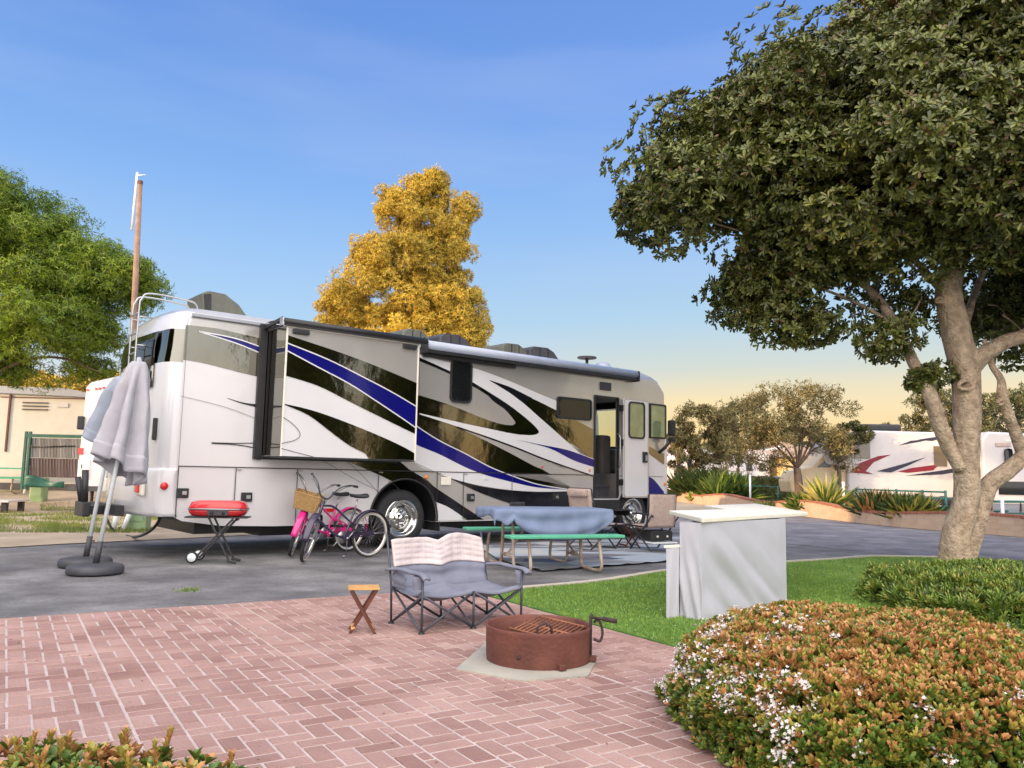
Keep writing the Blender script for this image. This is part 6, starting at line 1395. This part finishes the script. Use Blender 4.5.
# service pedestals, pipes, low white board
def pedestal(p, w_, h_, lab):
    t = thing('utility_pedestal', lab, 'utility pedestal', p, .1, 'green service pedestals'); f = MB().box((0, 0, h_/2), (w_, w_*.8, h_), bev=.05).build('housing', 'lgreen', t); MB().box((0, -w_*.4-.006, h_*.55), (w_*.7, .012, h_*.5)).build('cover_plate', 'lgreen', t)
p = at(38, 502, 24.6); p.z = .02; pedestal(p, .42, .82, 'sage green service pedestal on the dirt left of the white trailer')
p = gnd(138, 531); pedestal(p, .38, .66, 'sage green service pedestal half hidden under the motorhome rear')
for px, py, dx, h_, lab in ((113, 532, .05, .42, 'white waste pipe stub standing upright under the tow bar'), (122, 532, .14, .42, 'slanting grey pipe stub beside the green pedestal'), (23, 503, .02, .5, 'small white stake left of the sage green pedestal')):
    p = gnd(px, py); t = thing('pipe_stub', lab, 'pipe', p); MB().tube([(0, 0, 0), (dx, 0, h_)], .045 if px > 100 else .03, 10).build('shaft', 'pole', t); MB().lathe([(.055, 0), (.055, .03), (.03, .04)], (dx, 0, h_)).build('rim', 'dgrey', t)
p = at(0, 512, 20.5); p.z = 0; t = thing('low_platform', 'low white-topped platform on the dirt at the left edge', 'platform', p, .1); MB().box((-.2, 0, .30), (1.3, 1.1, .05), bev=.01).build('board', 'rvw', t); 
for x, y in ((-.7, -.4), (.3, -.4), (-.7, .4), (.3, .4)): MB().box((x, y, .14), (.12, .12, .28)).build('leg', 'black', t)
g = MB(); g.tube(smooth_pts([gnd(x, y)+Vector((0, 0, .03)) for x, y in ((-5, 510), (12, 503.5), (35, 504), (60, 506), (78, 506), (100, 508))], 5), .02, 6); o = g.build('ground_cable', 'black'); tag(o, 'black cable lying across the dirt lot', 'cable')
p = gnd(235, 527); t = MB(); t.box((0, 0, .05), (.5, .35, .10), bev=.03); o = t.build('blue_tarp', mat('blue_tarp_plastic', (.03, .12, .5), .5, .1, 6), loc=p+Vector((.9, 1.2, 0))); tag(o, 'folded bright blue tarp on the ground under the motorhome', 'tarp')
# wooden mast
p = at(128, 470, 19.5); p.z = 0; t = thing('wooden_mast', 'tall brown wooden mast with a white antenna rising behind the motorhome ladder', 'mast', p)
hm = at(140, 184, 19.5).z; dxm = at(140, 184, 19.5).x-p.x
g = MB(); g.tube([(0, 0, 0), (dxm*.6, 0, hm*.6), (dxm, 0, hm)], [.095, .075, .06], 12); g.build('shaft', mat('weathered_wood', (.28, .18, .13), .85, .2, 6, bump=.6, bscale=30), t); MB().lathe([(.065, 0), (.065, .08), (.001, .08)], (dxm, 0, hm)).build('cap', 'dwood', t)
g = MB(); g.tube([(dxm-.12, 0, hm-1.2), (dxm-.09, 0, hm+.30)], .028, 8); g.tube([(dxm-.09, 0, hm+.22), (dxm+.12, 0, hm+.24)], .015, 6); g.build('antenna', 'pole', t)
# distant parked vehicles and houses
def car(px, Y, w_px, mt, lab, rz=0., van=False):
    p = G2(px, Y); L_ = w_px*Y/800; t = thing('parked_van' if van else 'parked_car', lab, 'van' if van else 'car', p, rz, 'vehicles parked in the far lot'); h_ = 1.9 if van else 1.45; w2 = 1.75
    pr = [(-L_/2, .3), (L_/2, .3), (L_/2, .75), (L_*.44, .85), (L_*.30, .92), (L_*.16, h_), (-L_*(.46 if van else .30), h_), (-L_*.48, .95), (-L_/2, .8)]
    g = MB(); g.prism([(x, 0, z) for x, z in pr], (0, w2, 0)); f = g.build('body', mt, t); bv = f.modifiers.new('b', 'BEVEL'); bv.width = .08; bv.segments = 3
    MB().prism([(L_*.27, -.012, .97), (L_*.14, -.012, h_-.1), (-L_*(.40 if van else .26), -.012, h_-.1), (-L_*.40, -.012, .97)], (0, .02, 0)).build('side_window', 'glass', t)
    for x in (-L_*.32, L_*.32): wheel_s(t, x, .05, .33)
    return t
car(730, 52, 34, 'rvw', 'white car parked beyond the low hedge, left of the umbrella-shaped tree')
car(762, 60, 40, 'rvw', 'white van parked behind the umbrella-shaped tree', van=True); car(800, 46, 46, 'rvw', 'white pickup-like car behind the forked tree trunk', rz=.05)
car(775, 50, 32, 'dgrey', 'dark car parked beside the forked tree trunk'); car(690, 60, 30, 'blue_paint', 'blue car far behind the dark bushes')
def house(px, Y, w_px, ytop, ydrop, mt, rm, lab, d=7, cat='house', name='house', win=2):
    p = G2(px, Y); k = Y/800; L_ = w_px*k; ht = 1.2+(480-ytop)*k; he = ht-ydrop*k; t = thing(name, lab, cat, p, 0, 'low buildings across the park')
    g = MB(); g.box((0, d/2, he/2), (L_, d, he)); g.build('wall', mt, t)
    g = MB(); g.prism([(-L_/2-.4, -.4, he), (L_/2+.4, -.4, he), (L_*.25, -.4, ht), (-L_*.25, -.4, ht)], (0, d+.8, 0)); g.build('roof', rm, t)
    for i in range(win): f = MB().box((L_*(-.3+.6*(i+.5)/win), -.02, he*.55), (L_*.14, .06, he*.3)).build('window', 'rvw', t); MB().box((L_*(-.3+.6*(i+.5)/win), -.06, he*.55), (L_*.11, .02, he*.24)).build('pane', 'glass', f)
M['rooft'] = mat('tan_roof', (.35, .26, .2), .9, .15, 3, bump=.3); M['yel'] = mat('yellow_stucco', (.72, .52, .22), .8, .06, 3, bump=.2); M['pinkw'] = mat('pink_white_wall', (.72, .62, .60), .7, .05, 3)
house(701, 62, 34, 449, 6, 'pinkw', 'roofgrey', 'pale low building left of the small white gabled one')
house(727, 66, 26, 446, 10, 'rvw', 'awn_grey', 'small white gabled building with a dark window behind the trees')
house(770, 68, 46, 440, 8, 'pinkw', 'rooft', 'white building with tan roof behind the umbrella-shaped tree')
house(812, 55, 56, 447, 10, 'yel', 'rooft', 'yellow stucco house with sloping orange roof left of the striped motorhome')
house(660, 70, 60, 448, 8, 'cream_wall', 'rooft', 'cream building mostly hidden by the motorhome nose')
house(1060, 70, 120, 440, 8, 'pinkw', 'rooft', 'long pink-white building past the right edge')
house(870, 75, 90, 438, 6, 'cream_wall', 'rooft', 'cream building behind the striped motorhome roof')
house(180, 70, 160, 440, 8, 'cream_wall', 'rooft', 'long cream building hidden behind the motorhome rear'); house(-60, 60, 120, 430, 8, 'cream_wall', 'rooft', 'cream building at the far left edge')
def far_rv(px, Y, w_px, ytop, lab, mt='rvw', st='navy', rz=0.):
    p = G2(px, Y); k = Y/800; L_ = w_px*k; ht = 1.2+(480-ytop)*k; t = thing('parked_motorhome', lab, 'motorhome', p, rz, 'vehicles parked in the far lot')
    g = MB(); g.prism([(-L_/2, 0, .5), (L_/2, 0, .5), (L_/2, 0, ht-.3), (L_/2-.3, 0, ht), (-L_/2+.5, 0, ht), (-L_/2, 0, ht-.7)], (0, 2.3, 0)); f = g.build('body', mt, t); bv = f.modifiers.new('b', 'BEVEL'); bv.width = .1; bv.segments = 3
    for q in (-.3, .05, .33): w_ = MB().box((L_*q, -.015, ht*.66), (L_*.13, .04, ht*.18), bev=.01).build('window', 'glass', t)
    MB().prism([(-L_*.48, -.012, ht*.42), (L_*.3, -.012, ht*.36), (L_*.48, -.012, ht*.50), (L_*.2, -.012, ht*.44)], (0, .01, 0)).build('side_stripe', st, t)
    for q in (-.32, .28): wheel_s(t, L_*q, .08, .4)
    MB().box((0, 1.1, ht+.1), (.9, .7, .25), bev=.06).build('roof_air_conditioner', 'rvw', t)
far_rv(747, 56, 46, 452, 'white motorhome seen under the canopy of the umbrella-shaped tree, left of its trunk')
far_rv(783, 64, 40, 448, 'distant white motorhome directly behind the forked tree trunk', st='maroon')
far_rv(688, 54, 30, 449, 'pinkish white trailer behind the dark bushes beside the motorhome nose', 'pinkw', 'blue_paint')
# white canopy roof
p = G2(722, 48); t = thing('white_canopy', 'white peaked canopy tent behind the dark bushes', 'canopy', p); g = MB(); g.add([(-1.4, 0, 1.7), (1.4, 0, 1.7), (1.4, 2.4, 1.7), (-1.4, 2.4, 1.7), (0, 1.2, 2.6)], [(0, 1, 4), (1, 2, 4), (2, 3, 4), (3, 0, 4)]); solidify(g.build('roof', 'rvw', t), .03)
for x, y in ((-1.35, .05), (1.35, .05), (1.35, 2.35), (-1.35, 2.35)): MB().tube([(x, y, 0), (x, y, 1.7)], .03, 6).build('leg', 'pole', t)
# clipped low hedge in the lot
hp = np.array([(at(random.uniform(733, 792), 475, 42)+Vector((0, random.uniform(-.6, .6), 0)))[:] for _ in range(2600)]); hp[:, 2] = rng.uniform(.1, 1.35, len(hp))
rt = root('clipped_hedge', 'clipped green hedge row in front of the parked cars', 'hedge', (at(762, 475, 42).x, 42, 0)); lo = -rt.location
bs, dv, nv, L_, W_ = whorls(hp, rdir(len(hp)), 4, .16, .07, 1.); leaf_mesh('foliage', bs, dv, nv, L_, W_, np.zeros(len(bs), int), ['leafDg'], rt, hexa=False, loc=lo)
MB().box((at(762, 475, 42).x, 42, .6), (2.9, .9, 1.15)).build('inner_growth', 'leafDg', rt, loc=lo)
# ---- unseen trees added left of the camera to block the low sun
sh0 = None
for i, (x, y, sc_) in enumerate(((-25, -13, 1.), (-24, -7, 1.1), (-26, -1, 1.05), (-24.5, 5, 1.))):
    labs = 'unseen tree added at the left to block the sun'
    if sh0 is None:
        rt = root('added_tree', labs, 'tree', (0, 0, 0), 'added sun-blocking trees left of the site')
        els = [((0, 0, 5), (3.4, 2.6, 3.2), 130), ((0, 0, 10), (3.2, 2.6, 3.6), 130), ((0, 0, 2.2), (3, 2.4, 1.6), 50)]
        crown('crown', rt, Vector((0, 0, 0)), els, 40, .45, .26, ['leafDg', 'leafL'], .2, .6, 1.1, k=4); tree_trunk(rt, Vector((0, 0, 0)), None, [([Vector((0, 0, 0)), Vector((.1, 0, 5)), Vector((0, .1, 11))], .4, .08)]); sh0 = rt
    else:
        rt = sh0.copy(); COL.objects.link(rt)
        for ch in sh0.children: c_ = ch.copy(); COL.objects.link(c_); c_.parent = rt
    rt.location = (x, y, 0); rt.rotation_euler.z = i*1.3; rt.scale = (sc_, sc_, sc_)

# unseen trees added at the right, to put dark reflections in the motorhome's gloss
sh1 = None
for i, (x, y, sc_) in enumerate(((20, 11.2, .50), (22, 4.6, .66), (27, -3, .8))):
    rt = sh0.copy(); COL.objects.link(rt); rt['label'] = 'unseen tree added right of the lawn for dark reflections'; rt['group'] = 'added reflection trees right of the lawn'
    for ch in sh0.children: c_ = ch.copy(); COL.objects.link(c_); c_.parent = rt
    rt.location = (x, y, 0); rt.rotation_euler.z = 1+i*1.7; rt.scale = (sc_, sc_, sc_)
# small fittings on the motorhome side
s_, z_ = side(560, 466); MB().box((2.35, -.02, .62), (.34, .02, .20), bev=.004).build('vent_grille', 'dgrey', rv)
for k in range(4): MB().box((2.35, -.034, .56+k*.04), (.30, .008, .012)).build('vent_louvre', 'black', rv)
MB().box((-1.35, -.016, .62), (.16, .012, .05)).build('reflector', 'red_lens', rv)
MB().box((1.62, -.02, 1.14), (.09, .02, .06), bev=.004).build('outlet_cover', 'white', rv)
for sx_q in seams: MB().box((sx_q+.05, -.018, 1.20), (.06, .014, .016)).build('hinge', 'steel', rv)
